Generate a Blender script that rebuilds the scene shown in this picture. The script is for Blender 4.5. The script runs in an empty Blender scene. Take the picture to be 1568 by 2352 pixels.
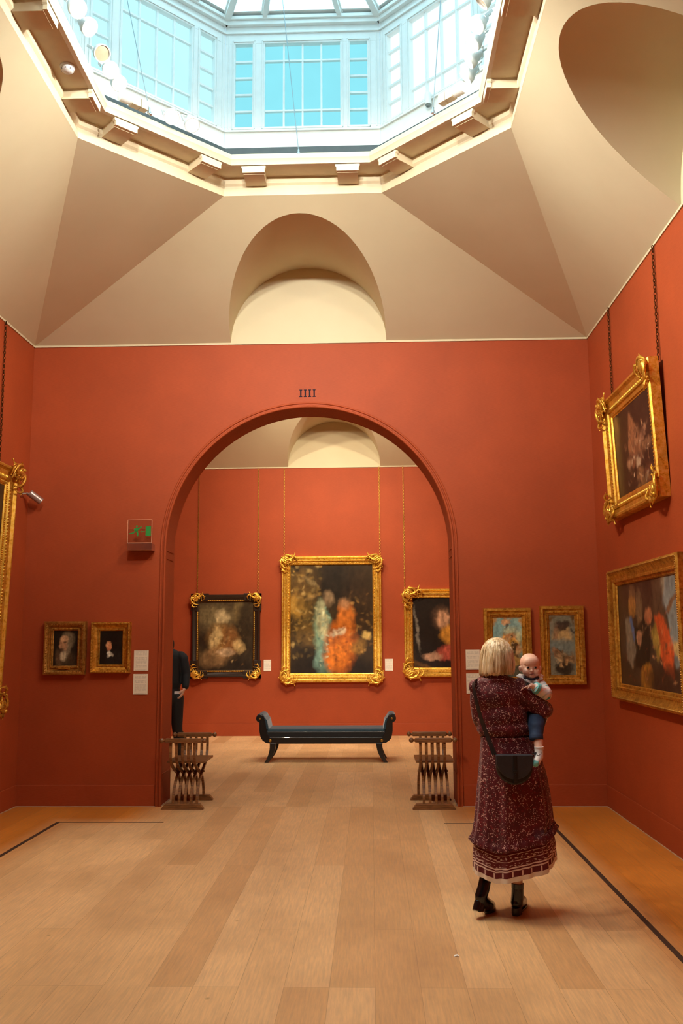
import bpy, bmesh, math, random
import numpy as np
from mathutils import Vector, Matrix, noise

PI = math.pi
R = math.radians
SC = bpy.context.scene
COL = SC.collection

# ------------------------------------------------------------------ camera
cam_d = bpy.data.cameras.new('camera')
cam = bpy.data.objects.new('camera', cam_d)
COL.objects.link(cam)
cam_d.sensor_fit = 'VERTICAL'
cam_d.sensor_height = 36.0
cam_d.lens = 2084.0 / 2352.0 * 36.0
cam_d.clip_start = 0.05
cam_d.clip_end = 100
_pi, _ya, _ro = 0.1395, 0.0319, -0.0058
_f = Vector((-math.sin(_ya) * math.cos(_pi), math.cos(_ya) * math.cos(_pi), math.sin(_pi)))
_r = Vector((math.cos(_ya), math.sin(_ya), 0))
_u = _r.cross(_f)
_r2 = _r * math.cos(_ro) + _u * math.sin(_ro)
_u2 = -_r * math.sin(_ro) + _u * math.cos(_ro)
cam.matrix_world = Matrix(((_r2.x, _u2.x, -_f.x, 0), (_r2.y, _u2.y, -_f.y, -9.074), (_r2.z, _u2.z, -_f.z, 1.6), (0, 0, 0, 1)))
SC.camera = cam

# ------------------------------------------------------------------ world, exposure
w = bpy.data.worlds.new('sky'); SC.world = w
w.use_nodes = True
w.node_tree.nodes['Background'].inputs[0].default_value = (0.55, 0.8, 1.0, 1)
w.node_tree.nodes['Background'].inputs[1].default_value = 1.0
SC.view_settings.view_transform = 'Standard'
SC.view_settings.look = 'None'
SC.view_settings.exposure = 0.38
SC.view_settings.gamma = 1.0
SC.view_settings.use_curve_mapping = False
SC.cycles.max_bounces = 6
SC.cycles.diffuse_bounces = 4
SC.cycles.sample_clamp_indirect = 4.0

# light levels (lamps and windows, with unseen lamps added)
SKYLIGHT = 2.3          # roof glass
PANE_NEAR = 2.3         # unseen lantern windows, made brighter to light front wall and vault
VAULT_FILL_W = 450.0           # each unseen lamp added to light the vault
FLOOD_W = 80.0         # each wide track lamp
SPOT_W = 150.0          # each narrow track lamp
WARM = (1.0, 0.83, 0.60)
SOFTW = (1.0, 0.95, 0.84)

# room numbers (metres)
XL, XR, H = -3.498, 2.250, 4.658
XC = (XL + XR) / 2
XO = -0.580             # lantern centre line
YN = -7.34              # near wall of this gallery
WT = 0.40               # wall thickness
YB = 6.507              # far wall of the next gallery
ACX, ASP, AR = -0.626, 2.525, 1.442     # arch centre, springing, radius


# ------------------------------------------------------------------ helpers
def C(r, g, b):
    f = lambda c: (c / 255 / 12.92) if c <= 10.3 else ((c / 255 + 0.055) / 1.055) ** 2.4
    return (f(r), f(g), f(b), 1.0)


class NT:
    def __init__(s, name):
        s.m = bpy.data.materials.new(name); s.m.use_nodes = True
        s.t = s.m.node_tree; s.b = s.t.nodes['Principled BSDF']; s.out = s.t.nodes['Material Output']

    def n(s, typ, at=None, **inp):
        nd = s.t.nodes.new(typ)
        for k, v in (at or {}).items(): setattr(nd, k, v)
        for k, v in inp.items(): s.set(nd, k, v)
        return nd

    def set(s, nd, k, v):
        key = int(k[1:]) if k[0] == 'i' and k[1:].isdigit() else k
        if hasattr(v, 'is_linked') or isinstance(v, bpy.types.NodeSocket): s.t.links.new(v, nd.inputs[key])
        else: nd.inputs[key].default_value = v

    def p(s, **kw):
        for k, v in kw.items(): s.set(s.b, k.replace('_', ' '), v)

    def math(s, op, a, b=0.0, clamp=False):
        return s.n('ShaderNodeMath', {'operation': op, 'use_clamp': clamp}, i0=a, i1=b).outputs[0]

    def mix(s, fac, a, b, mode='MIX'):
        nd = s.n('ShaderNodeMix', {'data_type': 'RGBA', 'blend_type': mode})
        s.set(nd, 'i0', fac); s.set(nd, 'i6', a); s.set(nd, 'i7', b)
        return nd.outputs[2]

    def ramp(s, fac, stops, interp='LINEAR'):
        nd = s.n('ShaderNodeValToRGB'); nd.color_ramp.interpolation = interp
        e = nd.color_ramp.elements
        while len(e) < len(stops): e.new(0.5)
        for i, (p, c) in enumerate(stops): e[i].position = p; e[i].color = c if len(c) == 4 else (*c, 1)
        s.set(nd, 'i0', fac)
        return nd.outputs[0]

    def noise(s, vec, scale, detail=3, rough=0.5):
        return s.n('ShaderNodeTexNoise', Vector=vec, Scale=scale, Detail=detail, Roughness=rough).outputs[0]

    def mapping(s, vec, scale=(1, 1, 1), rot=(0, 0, 0), loc=(0, 0, 0)):
        nd = s.n('ShaderNodeMapping', Vector=vec); nd.inputs['Scale'].default_value = scale
        nd.inputs['Rotation'].default_value = rot; nd.inputs['Location'].default_value = loc
        return nd.outputs[0]

    def coord(s, which='Object'):
        return s.n('ShaderNodeTexCoord').outputs[which]

    def bump(s, h, strength=0.2, dist=0.01):
        nd = s.n('ShaderNodeBump', Height=h, Strength=strength, Distance=dist)
        s.t.links.new(nd.outputs[0], s.b.inputs['Normal'])


def simple(name, col, rough=0.5, metal=0.0, vary=0.12, vscale=12, bump=0.0, bscale=60, sheen=0.0, spec=0.5, coat=0.0):
    k = NT(name); v = k.coord()
    if vary:
        n = k.noise(v, vscale, 4)
        dark = tuple(c * (1 - vary) for c in col[:3]) + (1,)
        lite = tuple(min(1, c * (1 + vary)) for c in col[:3]) + (1,)
        k.p(Base_Color=k.ramp(n, [(0.3, dark), (0.7, lite)]))
    else:
        k.p(Base_Color=col)
    k.p(Roughness=rough, Metallic=metal, Specular_IOR_Level=spec, Sheen_Weight=sheen, Coat_Weight=coat)
    if bump: k.bump(k.noise(v, bscale, 4), bump, 0.004)
    return k.m


def emit(name, col, strength, vary=0.0):
    k = NT(name)
    e = k.n('ShaderNodeEmission', Strength=strength)
    if vary:
        n = k.noise(k.coord(), 3.0, 2)
        d = tuple(c * (1 - vary) for c in col[:3]) + (1,)
        k.set(e, 'Color', k.ramp(n, [(0.25, d), (0.75, col)]))
    else: e.inputs['Color'].default_value = col
    k.t.links.new(e.outputs[0], k.out.inputs[0])
    return k.m


class MB:
    def __init__(s): s.v = []; s.f = []; s.uv = {}

    def add(s, vs, fs, M=None):
        o = len(s.v)
        s.v += [tuple(M @ Vector(p)) if M is not None else tuple(p) for p in vs]
        s.f += [tuple(i + o for i in f) for f in fs]
        return s

    def box(s, x0, x1, y0, y1, z0, z1, M=None):
        return s.add([(x0, y0, z0), (x1, y0, z0), (x1, y1, z0), (x0, y1, z0), (x0, y0, z1), (x1, y0, z1), (x1, y1, z1), (x0, y1, z1)],
                     [(0, 3, 2, 1), (4, 5, 6, 7), (0, 1, 5, 4), (1, 2, 6, 5), (2, 3, 7, 6), (3, 0, 4, 7)], M)

    def loft(s, rings, closed=True, caps=True, M=None):
        n = len(rings[0]); vs = [p for r in rings for p in r]; fs = []
        for i in range(len(rings) - 1):
            for j in range(n if closed else n - 1):
                a, b = i * n + j, i * n + (j + 1) % n
                fs.append((a, b, b + n, a + n))
        if caps and closed:
            fs.append(tuple(range(n - 1, -1, -1))); fs.append(tuple(range((len(rings) - 1) * n, len(rings) * n)))
        return s.add(vs, fs, M)

    def tube(s, pts, rad, n=10, M=None, caps=True, flat=1.0):
        P = [Vector(p) for p in pts]; rad = rad if isinstance(rad, (list, tuple)) else [rad] * len(P)
        rings = []; ref = None
        for i, p in enumerate(P):
            d = (P[min(i + 1, len(P) - 1)] - P[max(i - 1, 0)]).normalized()
            if ref is None:
                ref = Vector((0, 0, 1)) if abs(d.z) < 0.9 else Vector((1, 0, 0))
            a = (ref - d * ref.dot(d)).normalized(); b = d.cross(a); ref = a
            rings.append([p + (a * math.cos(t) * flat + b * math.sin(t)) * rad[i] for t in [2 * PI * j / n for j in range(n)]])
        return s.loft(rings, True, caps, M)

    def limb(s, pts, rad, n=12):
        """a tapered chain with round ends"""
        s.tube(pts, rad, n)
        s.ball(pts[0], rad[0]); s.ball(pts[-1], rad[-1])
        for p, r in zip(pts[1:-1], rad[1:-1]): s.ball(p, r * 0.99)
        return s

    def ball(s, c, r, seg=12, ring=8, M=None, rot=None):
        rx, ry, rz = r if isinstance(r, (list, tuple)) else (r, r, r)
        c = Vector(c); vs = [Vector((0, 0, rz))]; fs = []
        for i in range(1, ring):
            t = PI * i / ring
            for j in range(seg):
                a = 2 * PI * j / seg
                vs.append(Vector((rx * math.sin(t) * math.cos(a), ry * math.sin(t) * math.sin(a), rz * math.cos(t))))
        vs.append(Vector((0, 0, -rz)))
        for j in range(seg):
            fs.append((0, 1 + j, 1 + (j + 1) % seg))
            l = 1 + (ring - 2) * seg
            fs.append((len(vs) - 1, l + (j + 1) % seg, l + j))
        for i in range(ring - 2):
            for j in range(seg):
                a, b = 1 + i * seg + j, 1 + i * seg + (j + 1) % seg
                fs.append((a, a + seg, b + seg, b))
        if rot is not None: vs = [rot @ v for v in vs]
        return s.add([c + v for v in vs], fs, M)

    def lathe(s, prof, M=None, n=20):
        rings = [[(r * math.cos(2 * PI * j / n), r * math.sin(2 * PI * j / n), z) for j in range(n)] for r, z in prof]
        return s.loft(rings, True, True, M)

    def prism(s, poly, y0, y1, M=None):
        """polygon in x,z pushed from y0 to y1"""
        n = len(poly); vs = [(x, y0, z) for x, z in poly] + [(x, y1, z) for x, z in poly]
        fs = [tuple(range(n)), tuple(range(2 * n - 1, n - 1, -1))]
        fs += [(i, i + n, (i + 1) % n + n, (i + 1) % n) for i in range(n)]
        return s.add(vs, fs, M)

    def build(s, name, mat, parent=None, smooth=None, bevel=0.0, sub=0, loc=None, solid=0.0):
        me = bpy.data.meshes.new(name)
        me.from_pydata(s.v, [], s.f); me.validate()
        bm = bmesh.new(); bm.from_mesh(me); bmesh.ops.recalc_face_normals(bm, faces=bm.faces); bm.to_mesh(me); bm.free(); me.update()
        if mat: me.materials.append(mat)
        if smooth is not None:
            me.shade_smooth()
            if smooth < 180: me.set_sharp_from_angle(angle=R(smooth))
        o = bpy.data.objects.new(name, me); COL.objects.link(o)
        if parent: o.parent = parent
        if loc: o.location = loc
        if solid:
            m = o.modifiers.new('solid', 'SOLIDIFY'); m.thickness = solid; m.offset = 0
        if bevel:
            m = o.modifiers.new('bevel', 'BEVEL'); m.width = bevel; m.segments = 2; m.limit_method = 'ANGLE'; m.angle_limit = R(40)
        if sub:
            m = o.modifiers.new('sub', 'SUBSURF'); m.levels = sub; m.render_levels = sub
        return o


def flesh(name, mb, mat, parent, voxel=0.008, smooth=8, fac=0.5):
    """one continuous surface grown over overlapping forms"""
    o = mb.build(name + '_raw', None)
    m = o.modifiers.new('r', 'REMESH'); m.mode = 'VOXEL'; m.voxel_size = voxel
    if smooth:
        q = o.modifiers.new('s', 'SMOOTH'); q.iterations = smooth; q.factor = fac
    dg = bpy.context.evaluated_depsgraph_get()
    me = bpy.data.meshes.new_from_object(o.evaluated_get(dg))
    old = o.data
    bpy.data.objects.remove(o); bpy.data.meshes.remove(old)
    me.name = name
    me.materials.clear()
    if mat: me.materials.append(mat)
    me.shade_smooth()
    o = bpy.data.objects.new(name, me); COL.objects.link(o)
    if parent: o.parent = parent
    return o


def thing(name, label, cat, loc=(0, 0, 0), rot=(0, 0, 0), group=None):
    o = bpy.data.objects.new(name, None); COL.objects.link(o)
    o.empty_display_size = 0.1
    o.location = loc; o.rotation_euler = rot
    return tag(o, label, cat, group)


def tag(o, label, cat, group=None):
    o['label'] = label; o['category'] = cat
    if group: o['group'] = group
    return o


def struct(o):
    o['kind'] = 'structure'
    return o


def dup(root, loc, rot=None, label=None, group=None):
    r = root.copy(); COL.objects.link(r); r.location = loc
    if rot is not None: r.rotation_euler = rot
    if label: r['label'] = label
    if group: r['group'] = group
    for ch in list(root.children):
        c = ch.copy(); COL.objects.link(c); c.parent = r
        for g in ch.children:
            d = g.copy(); COL.objects.link(d); d.parent = c
    return r


def T(x, y, z): return Matrix.Translation((x, y, z))
def RX(a): return Matrix.Rotation(a, 4, 'X')
def RY(a): return Matrix.Rotation(a, 4, 'Y')
def RZ(a): return Matrix.Rotation(a, 4, 'Z')


def aim(d):
    """matrix whose local +z points along d"""
    return Vector(d).to_track_quat('Z', 'Y').to_matrix().to_4x4()


# ------------------------------------------------------------------ materials
def mk_wall():
    k = NT('red_fabric_wall'); v = k.coord()
    n = k.noise(v, 2.0, 5, 0.6); n2 = k.noise(k.mapping(v, (1, 1, 14)), 26, 2)
    base = k.ramp(n, [(0.25, C(148, 63, 28)), (0.75, C(165, 71, 32))])
    k.p(Base_Color=k.mix(0.12, base, k.ramp(n2, [(0.3, C(120, 45, 25)), (0.7, C(210, 100, 65))])), Roughness=0.62, Specular_IOR_Level=0.25)
    k.bump(n2, 0.06, 0.002)
    return k.m


def mk_plaster():
    k = NT('cream_plaster'); v = k.coord()
    n = k.noise(v, 1.2, 5, 0.6)
    k.p(Base_Color=k.ramp(n, [(0.25, C(204, 192, 159)), (0.75, C(212, 201, 169))]), Roughness=0.75, Specular_IOR_Level=0.2)
    k.bump(k.noise(v, 9, 4), 0.05, 0.004)
    return k.m


def mk_floor():
    k = NT('oak_planks'); v = k.coord()
    sw = k.mapping(v, (1, 1, 1), (0, 0, R(90)))
    br = k.n('ShaderNodeTexBrick', {'offset': 0.37, 'offset_frequency': 3, 'squash': 1.0}, Vector=sw, Scale=1.0)
    br.inputs['Brick Width'].default_value = 2.3; br.inputs['Row Height'].default_value = 0.212
    br.inputs['Mortar Size'].default_value = 0.0011; br.inputs['Mortar Smooth'].default_value = 0.3
    br.inputs['Bias'].default_value = 0.0
    br.inputs['Color1'].default_value = (0.0, 0.0, 0.0, 1); br.inputs['Color2'].default_value = (1, 1, 1, 1)
    br.inputs['Mortar'].default_value = (0.45, 0.45, 0.45, 1)
    bw = k.n('ShaderNodeRGBToBW', Color=br.outputs[0]).outputs[0]
    tone = k.ramp(bw, [(0.0, C(204, 164, 116)), (0.35, C(218, 180, 130)), (0.7, C(226, 190, 141)), (1.0, C(209, 169, 120))])
    g = k.noise(k.mapping(v, (26, 1.6, 1)), 3.0, 6, 0.62)
    tone = k.mix(0.55, tone, k.ramp(g, [(0.3, C(150, 104, 62)), (0.62, C(214, 174, 128))]), 'MULTIPLY')
    tone = k.mix(1.0, tone, (1.42, 1.60, 1.82, 1), 'MULTIPLY')
    big = k.noise(k.mapping(v, (1.3, 0.7, 1)), 1.3, 5, 0.6)
    tone = k.mix(k.ramp(big, [(0.42, (0, 0, 0)), (0.75, (0.45, 0.45, 0.45))]), tone, C(150, 112, 76))
    # small knots and spills
    sp = k.n('ShaderNodeTexVoronoi', Vector=k.mapping(v, (1.0, 0.7, 1)), Scale=2.6)
    knot = k.ramp(sp.outputs['Distance'], [(0.0, (1, 1, 1)), (0.035, (0, 0, 0))])
    tone = k.mix(k.math('MULTIPLY', knot, 0.55), tone, C(90, 58, 34))
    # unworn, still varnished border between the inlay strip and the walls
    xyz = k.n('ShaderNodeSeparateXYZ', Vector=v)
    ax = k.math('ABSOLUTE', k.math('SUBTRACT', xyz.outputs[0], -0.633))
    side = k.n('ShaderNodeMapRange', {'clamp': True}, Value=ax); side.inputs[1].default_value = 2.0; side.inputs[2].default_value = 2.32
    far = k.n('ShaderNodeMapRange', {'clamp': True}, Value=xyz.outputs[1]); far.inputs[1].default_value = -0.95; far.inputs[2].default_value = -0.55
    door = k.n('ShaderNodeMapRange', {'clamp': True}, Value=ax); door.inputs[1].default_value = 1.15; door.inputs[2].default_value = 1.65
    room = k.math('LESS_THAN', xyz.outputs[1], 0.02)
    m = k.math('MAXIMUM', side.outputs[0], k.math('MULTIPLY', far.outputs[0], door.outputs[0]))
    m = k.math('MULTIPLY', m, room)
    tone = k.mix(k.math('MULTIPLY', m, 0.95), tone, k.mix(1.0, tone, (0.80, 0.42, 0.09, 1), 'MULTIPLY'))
    seam = k.math('SUBTRACT', 1.0, br.outputs['Fac'])
    tone = k.mix(k.math('MULTIPLY', br.outputs['Fac'], 0.5), tone, C(92, 60, 34))
    k.p(Base_Color=tone, Roughness=k.ramp(g, [(0.3, (0.42, 0.42, 0.42)), (0.7, (0.55, 0.55, 0.55))]), Specular_IOR_Level=0.35)
    k.bump(k.math('ADD', k.math('MULTIPLY', g, 0.15), seam), 0.12, 0.003)
    return k.m


def mk_gold(name, c1, c2, c3, rough=0.36, scale=34, metal=0.85):
    k = NT(name); v = k.coord()
    n = k.noise(v, scale, 5, 0.65); n2 = k.noise(v, 6, 3)
    col = k.ramp(n, [(0.25, c3), (0.45, c1), (0.75, c2)])
    k.p(Base_Color=k.mix(k.ramp(n2, [(0.45, (0, 0, 0)), (0.75, (0.5, 0.5, 0.5))]), col, c3), Metallic=metal,
        Roughness=k.ramp(n2, [(0.3, (rough,) * 3), (0.8, (rough + 0.2,) * 3)]))
    k.bump(n, 0.25, 0.003)
    return k.m


def mk_wood(name, c1, c2, rough=0.38, axis=(1, 9, 9)):
    k = NT(name); v = k.coord()
    n = k.noise(k.mapping(v, axis), 9, 5, 0.6)
    k.p(Base_Color=k.ramp(n, [(0.3, c1), (0.7, c2)]), Roughness=rough)
    k.bump(n, 0.1, 0.002)
    return k.m


M_WALL = mk_wall()
M_PLASTER = mk_plaster()
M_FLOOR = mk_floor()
M_WHITE = simple('white_joinery', C(236, 236, 232), 0.45, vary=0.03)
M_CREAM = simple('cream_joinery', C(216, 203, 172), 0.5, vary=0.04)
M_RAIL = simple('grey_track', C(70, 78, 80), 0.5, vary=0.1)
M_STRIP = simple('dark_inlay', C(66, 54, 44), 0.5, 0.3)
M_GOLD = mk_gold('bright_gilding', C(232, 178, 64), C(252, 218, 124), C(140, 92, 24))
M_GOLDD = mk_gold('worn_gilding', C(206, 146, 52), C(240, 196, 96), C(112, 72, 24), 0.40)
M_GOLDP = mk_gold('dull_gilding', C(176, 124, 54), C(214, 164, 88), C(92, 60, 26), 0.42)
M_BLACKW = mk_wood('black_frame_wood', C(30, 20, 13), C(52, 36, 24), 0.4)
M_WALNUT = mk_wood('brown_chair_wood', C(86, 54, 32), C(156, 106, 62), 0.34)
M_BRASS = mk_gold('brass_chain', C(176, 128, 48), C(226, 180, 90), C(92, 60, 20), 0.35, 90)
M_BRONZE = mk_gold('dark_bronze_chain', C(80, 52, 24), C(128, 90, 44), C(40, 26, 14), 0.45, 90)
M_CHROME = simple('chrome', C(200, 200, 205), 0.18, 1.0, vary=0.05)
M_STEEL = simple('steel_wire', C(150, 165, 172), 0.4, 0.6, vary=0.0)
M_LAMPW = simple('white_lamp_body', C(226, 230, 230), 0.4, vary=0.03)
M_LAMPB = simple('beige_gear_box', C(206, 196, 176), 0.45, vary=0.03)


# ------------------------------------------------------------------ the shell
mb = MB()
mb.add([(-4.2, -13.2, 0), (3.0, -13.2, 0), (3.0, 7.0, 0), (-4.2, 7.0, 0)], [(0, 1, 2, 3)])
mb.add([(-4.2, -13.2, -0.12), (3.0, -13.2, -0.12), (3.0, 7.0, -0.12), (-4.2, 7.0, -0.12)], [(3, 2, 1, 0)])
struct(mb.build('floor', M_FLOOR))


def arch_path(n=48, r=AR, x=ACX):
    pts = [(x - r, 0.0)] + [(x - r * math.cos(PI * i / n), ASP + r * math.sin(PI * i / n)) for i in range(n + 1)] + [(x + r, 0.0)]
    return pts


def arch_wall(name, y0, y1, top, r=AR):
    mb = MB(); a = arch_path(48, r)
    poly = [(XL, 0), (XL, top), (XR, top), (XR, 0)] + a[::-1]
    n = len(poly)
    mb.add([(x, y0, z) for x, z in poly], [tuple(range(n))])
    mb.add([(x, y1, z) for x, z in poly], [tuple(range(n - 1, -1, -1))])
    m = len(a)
    mb.add([(x, y0, z) for x, z in a] + [(x, y1, z) for x, z in a], [(i, i + 1, i + 1 + m, i + m) for i in range(m - 1)])
    return struct(mb.build(name, M_WALL, smooth=30))


def arch_bead(name, y, off, rad):
    """half-round bead planted round an arch edge"""
    pts = [(x, y, z) for x, z in arch_path(64, AR + off)]
    mb = MB(); mb.tube(pts, rad, 8)
    return mb


arch_wall('wall_front', 0.0, WT, H)
arch_wall('wall_near', YN - WT, YN, H, 1.95)
mb = arch_bead('b', 0.0, 0.045, 0.012)
mb.v += []
b2 = arch_bead('b', -0.002, 0.008, 0.014); mb.add(b2.v, b2.f)
b2 = arch_bead('b', WT + 0.002, 0.008, 0.012); mb.add(b2.v, b2.f)
for sx in (-1, 1):          # impost and panel lines on the reveals
    x = ACX + sx * AR
    for z, h_ in ((2.50, 0.010), (2.42, 0.006), (0.62, 0.006), (0.30, 0.006)):
        mb.box(min(x, x - sx * 0.006), max(x, x - sx * 0.006), 0.05, WT - 0.05, z, z + h_)
struct(mb.build('trim_1', M_WALL, smooth=60))


def slab(name, x0, x1, y0, y1, z0, z1, mat=M_WALL):
    return struct(MB().box(x0, x1, y0, y1, z0, z1).build(name, mat))


HB = 4.585
slab('wall_left', XL - 0.3, XL, YN, 0.0, 0, H)
slab('wall_right', XR, XR + 0.3, YN, 0.0, 0, H)
slab('wall_back', XL - 0.3, XR + 0.3, YB, YB + 0.3, 0, HB)
slab('wall_back_left', XL - 0.3, XL, WT, YB, 0, HB)
slab('wall_back_right', XR, XR + 0.3, WT, YB, 0, HB)
slab('wall_near_left', XL - 0.3, XL, -13.0, YN - WT, 0, H)
slab('wall_near_right', XR, XR + 0.3, -13.0, YN - WT, 0, H)
slab('wall_rear', XL - 0.3, XR + 0.3, -13.3, -13.0, 0, H)
slab('ceiling_near', XL - 0.3, XR + 0.3, -13.0, YN - WT, H, H + 0.2, M_PLASTER)

# skirting: a flush painted board, its top edge just reads
for nm, a in {'baseboard_front_left': (XL, ACX - AR - 0.06, -0.010, 0), 'baseboard_front_right': (ACX + AR + 0.06, XR, -0.010, 0),
              'baseboard_left': (XL, XL + 0.010, YN, 0), 'baseboard_right': (XR - 0.010, XR, YN, 0),
              'baseboard_back': (XL, XR, YB - 0.012, YB)}.items():
    struct(MB().box(a[0], a[1], a[2], a[3], 0, 0.205).build(nm, M_WALL, bevel=0.004))
# thin pale fillet where wall meets floor and wall meets vault
mb = MB()
mb.box(XL, ACX - AR - 0.05, -0.016, -0.010, 0, 0.006); mb.box(ACX + AR + 0.05, XR, -0.016, -0.010, 0, 0.006)
mb.box(XR - 0.016, XR - 0.010, YN, 0, 0, 0.006); mb.box(XL + 0.010, XL + 0.016, YN, 0, 0, 0.006)
mb.box(ACX - AR - 0.001, ACX - AR + 0.008, 0, WT, 0, 0.006); mb.box(ACX + AR - 0.008, ACX + AR + 0.001, 0, WT, 0, 0.006)
struct(mb.build('trim_2', simple('floor_caulk', C(190, 160, 130), 0.7)))
mb = MB()
mb.box(XL, XR, -0.010, 0.0, H - 0.014, H + 0.006); mb.box(XL, XL + 0.010, YN, 0, H - 0.014, H + 0.006); mb.box(XR - 0.010, XR, YN, 0, H - 0.014, H + 0.006)
mb.box(XL, XR, YB - 0.012, YB, HB - 0.012, HB + 0.008)
struct(mb.build('trim_3', M_PLASTER))

# dark inlay strip in the floor
mb = MB()
mb.box(-2.806 - 0.016, -2.806 + 0.016, YN, -0.765, 0, 0.0025)
mb.box(-2.806, -1.86, -0.778, -0.765, 0, 0.0022)
mb.box(1.541 - 0.016, 1.541 + 0.016, YN, -0.800, 0, 0.0025)
mb.box(0.62, 1.541, -0.812, -0.800, 0, 0.0022)
struct(mb.build('trim_4', M_STRIP))


# ------------------------------------------------------------------ vaults and lanterns
def octo(a, b, p, cx, cy, d=0.0):
    """eight corners, half width a, half depth b, corner cut fixed by half edge p; inset d; starts front-left going clockwise seen from below"""
    t = math.tan(PI / 8); c = a - p                       # 45 degree cut
    p2 = p - d * t; a2 = a - d; b2 = b - d; c2 = a2 - p2
    q = b2 - c2
    return [(cx - p2, cy + b2), (cx + p2, cy + b2), (cx + a2, cy + q), (cx + a2, cy - q),
            (cx + p2, cy - b2), (cx - p2, cy - b2), (cx - a2, cy - q), (cx - a2, cy + q)]


def vault(name, y0, y1, h, zo, a, p, inset):
    """coved plaster roof on walls y0..y1 with a lantern opening and four lunettes"""
    cy = (y0 + y1) / 2; b = (y1 - y0) / 2 - inset
    o = octo(a, b, p, XO, cy)
    mb = MB(); N = 36
    cornerz = [(XL, y1), (XR, y1), (XR, y0), (XL, y0)]
    sides = [(0, 1, o[0], o[1], (XC + 0.002, y1)), (1, 2, o[2], o[3], (XR, cy)), (2, 3, o[4], o[5], (XC, y0)), (3, 0, o[6], o[7], (XL, cy))]
    rw, rh, rs = 0.807, 0.807, 0.807
    for i0, i1, c0, c1, (mx, my) in sides:
        A = Vector((*cornerz[i0], h)); B = Vector((*cornerz[i1], h))
        D = Vector((*c0, zo)); E = Vector((*c1, zo))
        along = (B - A).normalized(); mid = Vector((mx, my, h))
        inn = ((D + E) / 2 - mid); inn.z = 0; inn -= along * inn.dot(along); run = inn.length; inn.normalize()
        s = run / (zo - h)
        curve = [mid - along * rw * math.cos(t) + Vector((0, 0, rs * math.sin(t))) + inn * (rs * math.sin(t) * s) for t in [PI * k / N for k in range(N + 1)]]
        wallc = [mid - along * rw * math.cos(t) + Vector((0, 0, rh * math.sin(t))) for t in [PI * k / N for k in range(N + 1)]]
        ng = [A] + curve + [B, E, D]
        mb.add(ng, [tuple(range(len(ng)))])
        mb.loft([curve, wallc], closed=False)
        mb.add(wallc, [tuple(range(len(wallc)))])
    for ci, e0, e1 in ((0, 7, 0), (1, 1, 2), (2, 3, 4), (3, 5, 6)):
        mb.add([(*cornerz[ci], h), (*o[e0], zo), (*o[e1], zo)], [(0, 1, 2)])
    ob = struct(mb.build(name, M_PLASTER, smooth=25))
    return o, cy, b


K = 0.922               # size of the lantern joinery
LA, LP, ZO = 1.714, 0.710, 5.565
INSET = 1.405           # lantern opening back from the end walls
octA, LCY, LB = vault('ceiling', YN, 0.0, H, ZO, LA, LP, INSET)
octB, BCY, BB = vault('ceiling_back', WT, YB, HB, HB + ZO - H, LA, LP, INSET)


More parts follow.
